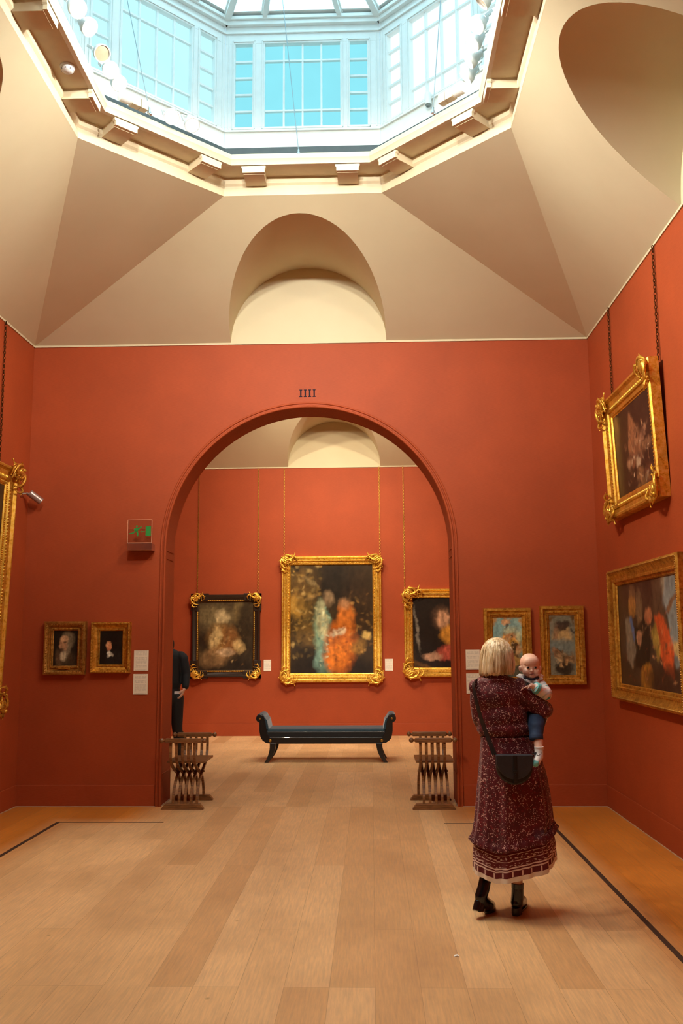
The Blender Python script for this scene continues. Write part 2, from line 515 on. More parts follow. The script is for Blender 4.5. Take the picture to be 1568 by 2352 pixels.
def lantern(cy, b, zo, first, near):
    """cornice, window wall and roof glass on an octagonal opening whose lower rim is at zo"""
    P = lambda d: octo(LA, b, LP, XO, cy, d * K)
    Z0 = lambda z: zo + (z - 5.90) * K
    Z = lambda z: z
    loop = lambda lst: [[(x, y, Z0(z)) for x, y in P(d)] for d, z in lst]
    # cornice: fascia, soffit, lip, ledge
    mb = MB()
    mb.loft(loop([(0.0, Z(5.899)), (0.0, Z(5.905)), (-0.006, Z(6.00)), (0.012, Z(6.02)), (0.012, Z(6.082)), (0.225, Z(6.082)),
                  (0.228, Z(6.070)), (0.262, Z(6.074)), (0.270, Z(6.105)), (0.282, Z(6.125)), (0.282, Z(6.160)), (0.262, Z(6.185)), (0.230, Z(6.185)), (0.225, Z(6.14)), (0.0, Z(6.14))]), True, False)
    corn = struct(mb.build('trim_%d' % first, M_CREAM, smooth=20))
    # modillion brackets under the soffit
    ring = P(0.0)
    for i in range(8):
        A = Vector((*ring[i], 0)); B = Vector((*ring[(i + 1) % 8], 0)); L = (B - A).length / K
        al = (B - A).normalized(); inn = Vector((al.y, -al.x, 0))
        if (Vector((XO, cy, 0)) - A).dot(inn) < 0: inn = -inn
        n = max(2, int(round((L - 0.65) / 0.894)) + 1)
        if not near and L < 2: n = 2
        for k in range(n):
            s = 0.323 + (L - 0.646) * k / (n - 1)
            c = A + al * s * K
            m = Matrix(((al.x * K, inn.x * K, 0, c.x), (al.y * K, inn.y * K, 0, c.y), (0, 0, K, zo - 5.90 * K), (0, 0, 0, 1)))
            bb = MB()
            bb.box(-0.098, 0.098, 0.0, 0.225, Z(5.995), Z(6.082), m)
            bb.prism([(-0.116, Z(6.066)), (-0.116, Z(6.048)), (-0.106, Z(6.036)), (-0.106, Z(6.000)), (0.106, Z(6.000)), (0.106, Z(6.036)), (0.116, Z(6.048)), (0.116, Z(6.066))], 0.222, 0.256, m)
            bb.box(-0.110, 0.110, 0.215, 0.248, Z(6.04), Z(6.066), m)
            bb.build('bracket', M_CREAM, corn)
    # window wall, one structure per side
    zs, zt = 6.62, 7.515
    ring = P(0.0)
    for i in range(8):
        A = Vector((*ring[i], 0)); B = Vector((*ring[(i + 1) % 8], 0)); L = (B - A).length / K
        al = (B - A).normalized(); inn = Vector((al.y, -al.x, 0)); cc = (A + B) / 2
        if (Vector((XO, cy, 0)) - A).dot(inn) < 0: inn = -inn
        m = Matrix(((al.x * K, inn.x * K, 0, cc.x), (al.y * K, inn.y * K, 0, cc.y), (0, 0, K, zo - 5.90 * K), (0, 0, 0, 1)))
        sets = [0.0] if L < 2 else [-L / 4, L / 4]
        holes = []
        for c in sets: holes += [(c - 0.672, c - 0.499, 0), (c - 0.375, c + 0.375, 1), (c + 0.472, c + 0.645, 0)]
        fr = MB(); x = -L / 2
        D0, D1 = -0.06, 0.0
        fr.box(-L / 2, L / 2, D0, D1, Z(6.14), Z(zs), m)
        fr.box(-L / 2, L / 2, D0, D1, Z(zt), Z(7.80), m)
        for (h0, h1, _) in holes + [(L / 2, L / 2, 0)]:
            if h0 > x: fr.box(x, h0, D0, D1, Z(zs), Z(zt), m)
            x = h1
        # mouldings: sill, architrave, entablature
        fr.box(-L / 2, L / 2, D1, D1 + 0.022, Z(zs - 0.060), Z(zs - 0.040), m)
        fr.box(-L / 2, L / 2, D1, D1 + 0.020, Z(7.615), Z(7.635), m)
        fr.box(-L / 2, L / 2, D1, D1 + 0.045, Z(7.695), Z(7.74), m)
        fr.box(-L / 2, L / 2, D1, D1 + 0.07, Z(7.74), Z(7.775), m)
        for (h0, h1, big) in holes:
            e = 0.028
            for q in ((h0 - e, h0 - e + 0.012, zs - e, zt + e), (h1 + e - 0.012, h1 + e, zs - e, zt + e), (h0 - e, h1 + e, zt + e - 0.012, zt + e), (h0 - e, h1 + e, zs - e, zs - e + 0.012)):
                fr.box(q[0], q[1], D1, D1 + 0.010, Z(q[2]), Z(q[3]), m)
        for q in (-L / 2 + 0.035, L / 2 - 0.035): fr.box(q - 0.006, q + 0.006, D1, D1 + 0.008, Z(zs - 0.02), Z(7.60), m)
        wn = struct(fr.build('window_%d' % (first * 10 + i), M_WHITE, bevel=0.003))
        gb = MB()
        for (h0, h1, big) in holes:
            if big:
                for k in (1, 2, 3):
                    xx = h0 + (h1 - h0) * k / 4; gb.box(xx - 0.009, xx + 0.009, -0.052, -0.022, Z(zs), Z(zt), m)
                for f_ in (0.2, 0.8):
                    zz = zs + (zt - zs) * f_; gb.box(h0, h1, -0.050, -0.020, Z(zz - 0.009), Z(zz + 0.009), m)
            else:
                for k in (1, 2, 3, 4):
                    zz = zs + (zt - zs) * k / 5; gb.box(h0, h1, -0.052, -0.022, Z(zz - 0.010), Z(zz + 0.010), m)
        gb.build('glazing_bars', M_WHITE, wn)
        for (h0, h1, big) in holes:
            pb = MB(); pb.box(h0 - 0.005, h1 + 0.005, -0.066, -0.056, Z(zs - 0.005), Z(zt + 0.005), m)
            pb.build('pane', PANES[i] if near else PANE_BACK, wn)
    # grey lighting track lying round the foot of the window wall
    mb = MB()
    mb.loft(loop([(0.0, Z(6.14)), (0.0, Z(6.383)), (0.03, Z(6.383)), (0.03, Z(6.30)), (0.05, Z(6.29)), (0.05, Z(6.14))]), True, False)
    struct(mb.build('trim_%d' % (first + 1), M_RAIL))
    # roof: rafters and glass
    zr = lambda d: Z0(7.80 + d * 0.14)
    glass = MB(); o0 = P(0.03); o1 = P(1.1)
    glass.loft([[(x, y, zr(0.06)) for x, y in o0], [(x, y, zr(1.1)) for x, y in o1]], True, False)
    glass.add([(x, y, zr(1.1)) for x, y in o1], [tuple(range(8))])
    g = struct(glass.build('window_%d' % (first * 10 + 8), None))
    g.data.materials.append(SKYGLASS if near else SKYGLASS_BACK)
    rf = MB()
    oo = P(0.0)
    for i in range(8):
        A = Vector((*oo[i], zr(0))); Ai = Vector((*o1[i], zr(1.1)))
        B = Vector((*oo[(i + 1) % 8], zr(0))); Bi = Vector((*o1[(i + 1) % 8], zr(1.1)))
        def raf(p, q, wd, dp):
            wd *= K; dp *= K
            d = (q - p).normalized(); sdir = d.cross(Vector((0, 0, 1))).normalized(); up = sdir.cross(d)
            vs = [p + sdir * sx * wd + up * uz for sx, uz in ((-1, -dp), (1, -dp), (1, 0.0), (-1, 0.0))] + [q + sdir * sx * wd + up * uz for sx, uz in ((-1, -dp), (1, -dp), (1, 0.0), (-1, 0.0))]
            rf.add(vs, [(0, 1, 2, 3), (7, 6, 5, 4), (0, 4, 5, 1), (1, 5, 6, 2), (2, 6, 7, 3), (3, 7, 4, 0)])
        raf(A, Ai, 0.030, 0.07)
        raf(A, Ai, 0.045, 0.03)
        for f_ in ((0.25, 0.75) if (B - A).length < 1.9 else (0.2, 0.4, 0.6, 0.8)):
            raf(A.lerp(B, f_), Ai.lerp(Bi, f_), 0.022, 0.06)
            raf(A.lerp(B, f_), Ai.lerp(Bi, f_), 0.036, 0.025)
        raf(Ai, Bi, 0.03, 0.06)
        # curb under the glass
        dA = (Vector((XO, cy, 0)) - Vector((A.x, A.y, 0))).normalized() * 0.10 * K; dB = (Vector((XO, cy, 0)) - Vector((B.x, B.y, 0))).normalized() * 0.10 * K
        rf.add([A, B, B + dB, A + dA], [(0, 1, 2, 3)])
    rf.build('rafters', M_WHITE, g)


PANE_C = [(0.25, 0.73, 0.83), (0.72, 0.96, 1.0), (0.48, 0.86, 1.0), (0.48, 0.86, 1.0), (0.48, 0.86, 1.0), (0.48, 0.86, 1.0), (0.62, 0.92, 0.98), (0.46, 0.86, 0.95)]
PANE_S = [0.92, 1.15, PANE_NEAR * 0.7, PANE_NEAR, PANE_NEAR, PANE_NEAR * 0.8, PANE_NEAR * 0.5, 1.0]
PANES = [emit('window_blind_%s' % 'abcdefgh'[i], (*c, 1), s, 0.06) for i, (c, s) in enumerate(zip(PANE_C, PANE_S))]
PANE_BACK = emit('window_blind_back', (0.8, 0.95, 1.0, 1), 1.6, 0.06)
SKYGLASS = emit('roof_glass', (0.50, 0.86, 1.0, 1), SKYLIGHT, 0.04)
SKYGLASS_BACK = emit('roof_glass_back', (0.85, 0.96, 1.0, 1), SKYLIGHT, 0.04)
lantern(LCY, LB, ZO, 5, True)
lantern(BCY, BB, HB + ZO - H, 7, False)


# ------------------------------------------------------------------ track lamps
def lamp_proto(lit, watts, cone, blend=0.6, col=WARM):
    """spot head in a yoke: local +z is the beam"""
    root = thing('track_spotlight', 'x', 'spotlight')
    st = MB(); st.tube([(0, 0, -0.16), (0, 0, -0.11)], 0.012, 8); st.box(-0.078, 0.078, -0.010, 0.010, -0.118, -0.110)
    for sx in (-1, 1): st.box(sx * 0.074 - 0.004, sx * 0.074 + 0.004, -0.012, 0.012, -0.115, -0.02)
    st.build('yoke', M_LAMPW, root, bevel=0.002)
    hd = MB(); hd.lathe([(0.0, -0.095), (0.030, -0.095), (0.036, -0.080), (0.045, -0.050), (0.066, -0.012), (0.070, 0.02), (0.070, 0.030), (0.062, 0.030), (0.060, 0.012), (0.0, 0.012)], n=24)
    h_ = hd.build('lamp_head', M_LAMPW, root, smooth=35)
    ln = MB(); ln.lathe([(0.0, 0.0135), (0.060, 0.0135), (0.060, 0.017), (0.052, 0.021), (0.0, 0.023)], n=24)
    ln.build('lens', LENS if lit else LENS_OFF, root, smooth=40)
    if lit and watts:
        l = bpy.data.lights.new('lamp_light', 'SPOT'); l.energy = watts; l.spot_size = R(cone); l.spot_blend = blend
        l.shadow_soft_size = 0.055; l.color = col
        lo = bpy.data.objects.new('lamp_light', l); COL.objects.link(lo); lo.parent = root; lo.location = (0, 0, 0.04); lo.rotation_euler = (PI, 0, 0)
    return root


LENS = emit('lit_lens', (1.0, 0.90, 0.72, 1), 10.0)
LENS_OFF = simple('unlit_lens', C(196, 176, 150), 0.2, 0.0, vary=0.1, coat=0.5)
PROTO = {}


def lamp(loc, target, label, kind='flood', group='track spotlights on the lantern ledge'):
    if kind not in PROTO:
        r = {'flood': lambda: lamp_proto(True, FLOOD_W, 110, 1.0), 'spot': lambda: lamp_proto(True, SPOT_W, 62, 0.7), 'cove': lambda: lamp_proto(True, VAULT_FILL_W, 50, 1.0, SOFTW), 'floor': lambda: lamp_proto(True, FLOOD_W * 1.6, 95, 1.0, SOFTW), 'next': lambda: lamp_proto(True, FLOOD_W * 2.3, 120, 0.9), 'off': lambda: lamp_proto(False, 0, 0)}[kind]()  # vault, floor and next-gallery kinds serve only the added unseen lamps
        PROTO[kind] = r; first = True
    else:
        r = dup(PROTO[kind], (0, 0, 0))
    r.location = loc
    r.rotation_euler = (Vector(target) - Vector(loc)).to_track_quat('Z', 'Y').to_euler()
    r.scale = (0.92, 0.92, 0.92)
    r['label'] = label; r['group'] = group
    return r


# visible lamps on the left ledge look across to the right, those on the right ledge look left
GL = 'track spotlights on the lantern ledge'
lamp((-1.964, -3.492, 5.873), (1.6, -5.6, 2.0), 'lit white spotlight on the left ledge, nearest the top edge of the photo')
lamp((-1.955, -3.271, 5.897), (2.25, -4.6, 1.6), 'lit white spotlight on the left ledge tilted almost edge-on, second from the top', 'spot')
lamp((-1.955, -2.957, 5.91), (0.5, -5.2, 3.2), 'unlit round spotlight on the left ledge with a warm beige lens', 'off')
lamp((-1.955, -2.727, 5.933), (0.6, -6.5, 1.5), 'largest glaring spotlight on the left ledge, just below the unlit lamp')
lamp((-1.955, -2.506, 5.97), (1.6, -5.2, 0.8), 'lit spotlight on the left ledge closest to the corner of the octagon', 'spot')
lamp((-1.6, -2.183, 5.873), (-0.2, -6.0, 1.0), 'left of the two round lit spotlights on the front-left ledge')
lamp((-1.461, -2.045, 5.883), (0.4, -5.0, 0.5), 'right of the two round lit spotlights on the front-left ledge')
lamp((0.811, -3.382, 5.933), (-3.0, -2.2, 2.4), 'grey backed spotlight on the right ledge, topmost in the photo', 'off')
lamp((0.807, -3.123, 5.943), (-2.6, -4.6, 2.0), 'lit spotlight on the right ledge with a wide white flap-like head, second from the top')
lamp((0.802, -2.921, 5.943), (-3.2, -3.6, 1.8), 'lit spotlight on the right ledge, third from the top', 'spot')
lamp((0.798, -2.718, 5.943), (-3.49, -2.2, 3.0), 'lit spotlight on the right ledge, fourth from the top')
lamp((0.793, -2.524, 5.943), (-3.49, -1.4, 1.8), 'lowest lit spotlight on the right ledge, above the gear boxes', 'spot')
# unseen lamps added on near and side ledges to light wall, vault and floor
NEARL = [(-1.05, -5.70), (-0.58, -5.70), (-0.12, -5.70), (-1.58, -5.42), (0.55, -5.25)]
for i, ((x, y), tg) in enumerate(zip(NEARL, [(-1.9, 0, 4.3), (-0.6, 0, 4.3), (0.7, 0, 4.3), (-0.2, -3.6, 0), (0.7, -3.4, 0.8)])):
    lamp((x, y, 5.90), tg, 'unseen fill spotlight added on the near ledge of the lantern', 'cove' if i < 3 else 'floor')
    bpy.context.view_layer.objects.active = None
for x, tg in ((-0.85, (-0.6, -5.3, 0)), (-0.30, (0.0, -6.2, 0))):
    lamp((x, -5.70, 5.90), tg, 'unseen fill spotlight added on the near ledge', 'floor')
for x, y, tg, kd in ((-1.965, -3.72, (1.2, 0, 2.6), 'flood'), (-1.965, -4.25, (1.6, 0, 1.7), 'spot'), (-1.965, -4.79, (2.25, -1.4, 1.8), 'spot'), (-1.965, -5.0, (2.25, -2.2, 3.0), 'flood'), (0.80, -3.72, (-2.4, 0, 2.6), 'flood'), (0.80, -4.25, (-2.9, 0, 1.7), 'spot')):
    lamp((x, y, 5.90), tg, 'unseen fill spotlight added on the near ledge', kd)
for x, y, tg in ((-1.965, -3.95, (2.0, -3.2, 4.75)), (-1.965, -4.50, (2.0, -2.2, 4.75)), (0.80, -3.95, (-3.2, -3.2, 4.75)), (0.80, -4.6, (-3.2, -2.2, 4.75))):
    lamp((x, y, 5.90), tg, 'unseen fill spotlight added on the near ledge', 'cove')
for o in [o for o in COL.objects if o.name.startswith('track_spotlight') and 'near ledge' in o['label']]:
    o['label'] = 'unseen fill spotlight added on the lantern ledge nearer the camera'
    o['group'] = 'unseen fill spotlights added on the nearer ledge'
# unseen lamps added in the next gallery to light its far wall
for x, y, tg in ((-1.3, 2.35, (-2.2, YB, 1.8)), (-0.58, 2.15, (-0.6, YB, 2.0)), (0.12, 2.35, (1.0, YB, 1.8)), (-1.95, 3.4, (0.9, YB, 3.0)), (0.75, 3.4, (-2.4, YB, 3.0))):
    r = lamp((x, y, 5.84), tg, 'unseen fill spotlight added in the lantern of the next gallery, hidden behind the arch', 'next', 'fill spotlights added in the next gallery')
for i, (x, y) in enumerate(((-0.9, 2.15), (-0.2, 2.15))):
    lamp((x, y, 5.84), (x + 0.2, YB, 1.6), 'unseen fill spotlight added in the lantern of the next gallery, hidden behind the arch', 'spot', 'fill spotlights added in the next gallery')

# gear boxes with their round couplers on the track
def gear(name, loc, rz, label):
    t = thing(name, label, 'lamp gear', loc, (0, 0, rz)); t.scale = (0.92, 0.92, 0.92)
    MB().box(-0.085, 0.0, -0.035, 0.035, 0, 0.085).build('box', M_LAMPB, t, bevel=0.004)
    MB().box(0.006, 0.075, -0.035, 0.035, 0, 0.085).build('box', M_LAMPB, t, bevel=0.004)
    c = MB(); c.lathe([(0.0, -0.05), (0.048, -0.05), (0.052, -0.03), (0.052, 0.03), (0.046, 0.05), (0.0, 0.05)], T(-0.135, 0, 0.05) @ RY(PI / 2))
    c.build('coupler', M_LAMPW, t, smooth=35)
gear('lamp_gear_box', (-1.821, -2.367, 5.829), R(45), 'pair of beige gear boxes on the front-left lantern ledge beside two lit lamps')
gear('lamp_gear_box', (0.645, -2.358, 5.829), R(135), 'pair of beige gear boxes on the front-right lantern ledge below the row of lamps')

# suspended steel wires
def wire(p, q, label):
    t = thing('steel_wire', label, 'wire', p)
    p = Vector(p); q = Vector(q) - p
    MB().tube([(0, 0, 0.02), q], 0.0032, 6).build('cable', M_STEEL, t)
    m = MB(); m.lathe([(0.0, -0.015), (0.014, -0.015), (0.016, 0.0), (0.009, 0.012), (0.009, 0.035), (0.0, 0.04)]); m.ball((0.012, 0, -0.02), 0.012)
    m.build('wire_clamp', M_CHROME, t, smooth=40)
wire((-0.595, -1.648, 5.823), (-0.751, -1.648, 7.409), 'thin steel wire rising from the middle of the front ledge')
wire((-1.752, -2.312, 5.832), (-2.028, -2.644, 7.363), 'thin steel wire crossing the front-left lantern window')
wire((0.539, -2.266, 5.804), (0.664, -2.441, 7.363), 'thin steel wire crossing the bright front-right lantern window')

t = thing('wireless_sensor', 'small white cylinder fixed to the white panel under the front-right lantern window', 'sensor', (0.553, -1.847, 6.118), (0, 0, R(-45)))
m = MB(); m.lathe([(0.0, -0.005), (0.028, -0.005), (0.030, 0.0), (0.030, 0.09), (0.026, 0.10), (0.0, 0.10)], T(0, -0.032, 0)); m.build('body', M_LAMPW, t, smooth=35)
m = MB(); m.lathe([(0.0, -0.028), (0.018, -0.022), (0.025, -0.006), (0.0, -0.004)], T(0, -0.032, 0)); m.build('eye', simple('grey_eye', C(110, 120, 120), 0.3), t, smooth=40)

t = thing('smoke_detector', 'round white smoke detector under the left lantern soffit', 'smoke detector', (-2.162, -3.065, 5.732))
m = MB(); m.lathe([(0.0, 0.0), (0.055, 0.0), (0.055, -0.010), (0.048, -0.014), (0.0, -0.014)]); m.build('base', M_LAMPW, t, smooth=35)
m = MB(); m.lathe([(0.0, -0.014), (0.046, -0.014), (0.044, -0.034), (0.030, -0.046), (0.0, -0.048)]); m.build('cover', M_LAMPW, t, smooth=40)
m = MB()
for k in range(8): m.box(0.030, 0.0445, -0.004, 0.004, -0.036, -0.022, RZ(k * PI / 4))
m.build('vent_slots', simple('slot_grey', C(70, 66, 66), 0.6), t)

# ------------------------------------------------------------------ wall numeral, labels, sign, camera
t = thing('room_numeral', 'dark serif numeral IIII painted above the arch', 'sign', (-0.633, -0.0005, 4.074))
M_INK = simple('dark_paint', C(34, 30, 40), 0.8, spec=0.1)
for k in range(4):
    x = -0.069 + 0.046 * k
    pl = [(-0.016, 0), (0.016, 0), (0.016, 0.005), (0.0075, 0.011), (0.0075, 0.069), (0.016, 0.075), (0.016, 0.080), (-0.016, 0.080), (-0.016, 0.075), (-0.0075, 0.069), (-0.0075, 0.011), (-0.016, 0.005)]
    m = MB(); m.prism([(x + a, b) for a, b in pl], -0.002, 0.0005); m.build('numeral', M_INK, t)


def mk_label():
    k = NT('printed_card'); v = k.coord('Object')
    xyz = k.n('ShaderNodeSeparateXYZ', Vector=v)
    z = k.math('FRACT', k.math('MULTIPLY', xyz.outputs[2], 140.0))
    line = k.math('GREATER_THAN', z, 0.55)
    br = k.noise(k.mapping(v, (160, 1, 22)), 1.0, 2)
    blk = k.noise(k.mapping(v, (1, 1, 20)), 1.6, 1)
    ink = k.math('MULTIPLY', k.math('MULTIPLY', line, k.math('GREATER_THAN', br, 0.44)), k.math('GREATER_THAN', blk, 0.47))
    edge = k.math('LESS_THAN', k.math('ABSOLUTE', xyz.outputs[0]), 0.058)
    ink = k.math('MULTIPLY', ink, edge)
    k.p(Base_Color=k.mix(k.math('MULTIPLY', ink, 0.45), C(236, 226, 206), C(110, 104, 98)), Roughness=0.55)
    return k.m
M_CARD = mk_label()
M_CARDEDGE = simple('card_board', C(214, 200, 176), 0.6, vary=0.02)


def label(x, z, y, w_, h_, txt, grp):
    t = thing('wall_label', txt, 'label', (x, y, z), group=grp)
    MB().box(-w_ / 2, w_ / 2, -0.006, 0, -h_ / 2, h_ / 2).build('board', M_CARDEDGE, t)
    MB().add([(-w_ / 2 + 0.001, -0.0066, -h_ / 2 + 0.001), (w_ / 2 - 0.001, -0.0066, -h_ / 2 + 0.001), (w_ / 2 - 0.001, -0.0066, h_ / 2 - 0.001), (-w_ / 2 + 0.001, -0.0066, h_ / 2 - 0.001)], [(0, 1, 2, 3)]).build('printed_face', M_CARD, t)
G1 = 'caption cards on the front wall'
label(-2.290, 1.402, 0, 0.145, 0.200, 'white caption card left of the arch, upper of the two', G1)
label(-2.291, 1.172, 0, 0.145, 0.200, 'white caption card left of the arch, lower of the two', G1)
label(0.993, 1.396, 0, 0.138, 0.196, 'white caption card right of the arch, upper one, by the woman\'s hair', G1)
label(0.993, 1.165, 0, 0.138, 0.196, 'white caption card right of the arch, lower one, half behind the woman\'s shoulder', G1)
G2 = 'caption cards on the far wall'
label(-1.772, 1.169, YB, 0.125, 0.195, 'white caption card on the far wall beside the dark carved frame', G2)
label(0.292, 1.170, YB, 0.135, 0.200, 'white caption card on the far wall right of the large gilt frame', G2)

# exit sign: acrylic plate standing out from the wall on a chrome box
t = thing('exit_sign', 'clear acrylic exit sign with green running figure, left of the arch', 'exit sign', (-2.300, 0, 2.49))
k = NT('clear_acrylic')
tr = k.n('ShaderNodeBsdfTransparent', Color=(0.93, 0.93, 0.92, 1)); gl = k.n('ShaderNodeBsdfGlossy', Roughness=0.08)
mx = k.n('ShaderNodeMixShader', i0=0.07); k.t.links.new(tr.outputs[0], mx.inputs[1]); k.t.links.new(gl.outputs[0], mx.inputs[2])
k.t.links.new(mx.outputs[0], k.out.inputs[0]); M_ACRYL = k.m
M_GREEN = simple('sign_green', C(30, 132, 52), 0.5, vary=0.03)
M_EDGE = simple('acrylic_edge', C(236, 176, 140), 0.3, vary=0.02)
m = MB(); m.box(-0.122, 0.122, -0.150, -0.002, 0, 0.072); m.build('chrome_base', M_CHROME, t, bevel=0.003)
m = MB(); m.box(-0.119, 0.119, -0.1485, -0.1415, 0.078, 0.304); pl = m.build('acrylic_plate', M_ACRYL, t)
m = MB()
for a in ((-0.123, -0.119, 0.073, 0.307), (0.119, 0.123, 0.073, 0.307), (-0.123, 0.123, 0.304, 0.307), (-0.123, 0.123, 0.073, 0.077)): m.box(a[0], a[1], -0.149, -0.141, a[2], a[3])
m.build('plate_edge', M_EDGE, t)
m = MB(); yy = (-0.1515, -0.1495)
m.box(0.060, 0.112, yy[0], yy[1], 0.142, 0.240)                                       # door
m.build('door_symbol', M_GREEN, t)
m = MB()
m.prism([(-0.052, 0.222), (-0.016, 0.226), (-0.008, 0.205), (-0.022, 0.190), (-0.052, 0.194), (-0.060, 0.205)], *yy)     # torso
m.prism([(-0.016, 0.222), (0.014, 0.240), (0.020, 0.232), (-0.010, 0.208)], *yy)        # arm up
m.prism([(-0.046, 0.198), (-0.066, 0.180), (-0.104, 0.172), (-0.104, 0.162), (-0.062, 0.168), (-0.034, 0.192)], *yy)   # rear leg
m.prism([(-0.036, 0.194), (-0.018, 0.192), (-0.012, 0.168), (-0.014, 0.140), (-0.026, 0.140), (-0.026, 0.164)], *yy)   # front leg
m.prism([(-0.030 + 0.011 * math.cos(a), 0.240 + 0.011 * math.sin(a)) for a in [PI * i / 6 for i in range(12)]], *yy)
m.build('figure_symbol', M_GREEN, t)
m = MB(); m.prism([(0.006, 0.186), (0.020, 0.194), (0.020, 0.189), (0.050, 0.190), (0.050, 0.182), (0.020, 0.183), (0.020, 0.178)], *yy); m.build('arrow_symbol', M_GREEN, t)

# CCTV camera on the left wall
t = thing('security_camera', 'small bullet security camera on the left wall beside the gilt frame corner', 'security camera', (XL, -0.20, 3.065))
m = MB(); m.lathe([(0.0, 0), (0.034, 0), (0.034, 0.008), (0.022, 0.018), (0.0, 0.022)], RY(PI / 2)); m.build('mount_plate', M_CHROME, t, smooth=35)
m = MB(); m.tube([(0.015, 0, 0), (0.05, 0.03, 0.006), (0.085, 0.05, 0.005)], 0.009, 8); m.ball((0.05, 0.03, 0.006), 0.015); m.build('arm', M_CHROME, t, smooth=40)
d = Vector((0.62, 0.35, -0.50)).normalized()
A = Matrix.Translation((0.085, 0.05, 0.004)) @ aim(d)
m = MB(); m.lathe([(0.0, -0.02), (0.030, -0.02), (0.036, -0.012), (0.036, 0.125), (0.030, 0.125), (0.030, 0.110), (0.0, 0.110)], A); m.build('housing', simple('pinkish_grey_metal', C(160, 138, 132), 0.3, 0.5), t, smooth=35)
m = MB(); m.lathe([(0.0, 0.1105), (0.0298, 0.1105), (0.0298, 0.113), (0.0, 0.116)], A); m.build('lens', simple('black_lens', C(10, 10, 10), 0.1, vary=0), t, smooth=40)


# ------------------------------------------------------------------ pictures
def lattice(u, v, seed):
    rng = np.random.default_rng(seed); g = rng.random((70, 70))
    iu = np.floor(u).astype(int); iv = np.floor(v).astype(int); fu = u - iu; fv = v - iv
    fu = fu * fu * (3 - 2 * fu); fv = fv * fv * (3 - 2 * fv)
    a = g[iu % 70, iv % 70]; b = g[(iu + 1) % 70, iv % 70]; c = g[iu % 70, (iv + 1) % 70]; d_ = g[(iu + 1) % 70, (iv + 1) % 70]
    return (a * (1 - fu) + b * fu) * (1 - fv) + (c * (1 - fu) + d_ * fu) * fv


def fbm(u, v, seed, o=3):
    r = 0; amp = 0.5
    for i in range(o): r = r + amp * lattice(u * 2 ** i, v * 2 ** i, seed + i); amp *= 0.5
    return r / (1 - 0.5 ** o)


def lin(c): return np.array(C(*c)[:3])


def mk_canvas():
    k = NT('oil_on_canvas')
    at = k.n('ShaderNodeAttribute', {'attribute_name': 'paint'})
    n = k.noise(k.mapping(k.coord(), (1, 1, 1)), 130, 3)
    k.p(Base_Color=at.outputs['Color'], Roughness=0.38, Specular_IOR_Level=0.35)
    k.bump(n, 0.12, 0.002)
    return k.m
M_CANVAS = mk_canvas()


def dabs(n, box, cols, size, seed, al=0.7):
    """loose brush dabs scattered over part of a picture"""
    r_ = random.Random(seed); out = []
    for _ in range(n):
        c = r_.choice(cols); k = 0.75 + 0.5 * r_.random()
        out.append(('e', r_.uniform(box[0], box[2]), r_.uniform(box[1], box[3]), size * r_.uniform(0.5, 1.3), size * r_.uniform(0.25, 0.7), r_.uniform(-70, 70), tuple(min(255, v * k) for v in c), 0.9, al * r_.uniform(0.4, 1)))
    return out


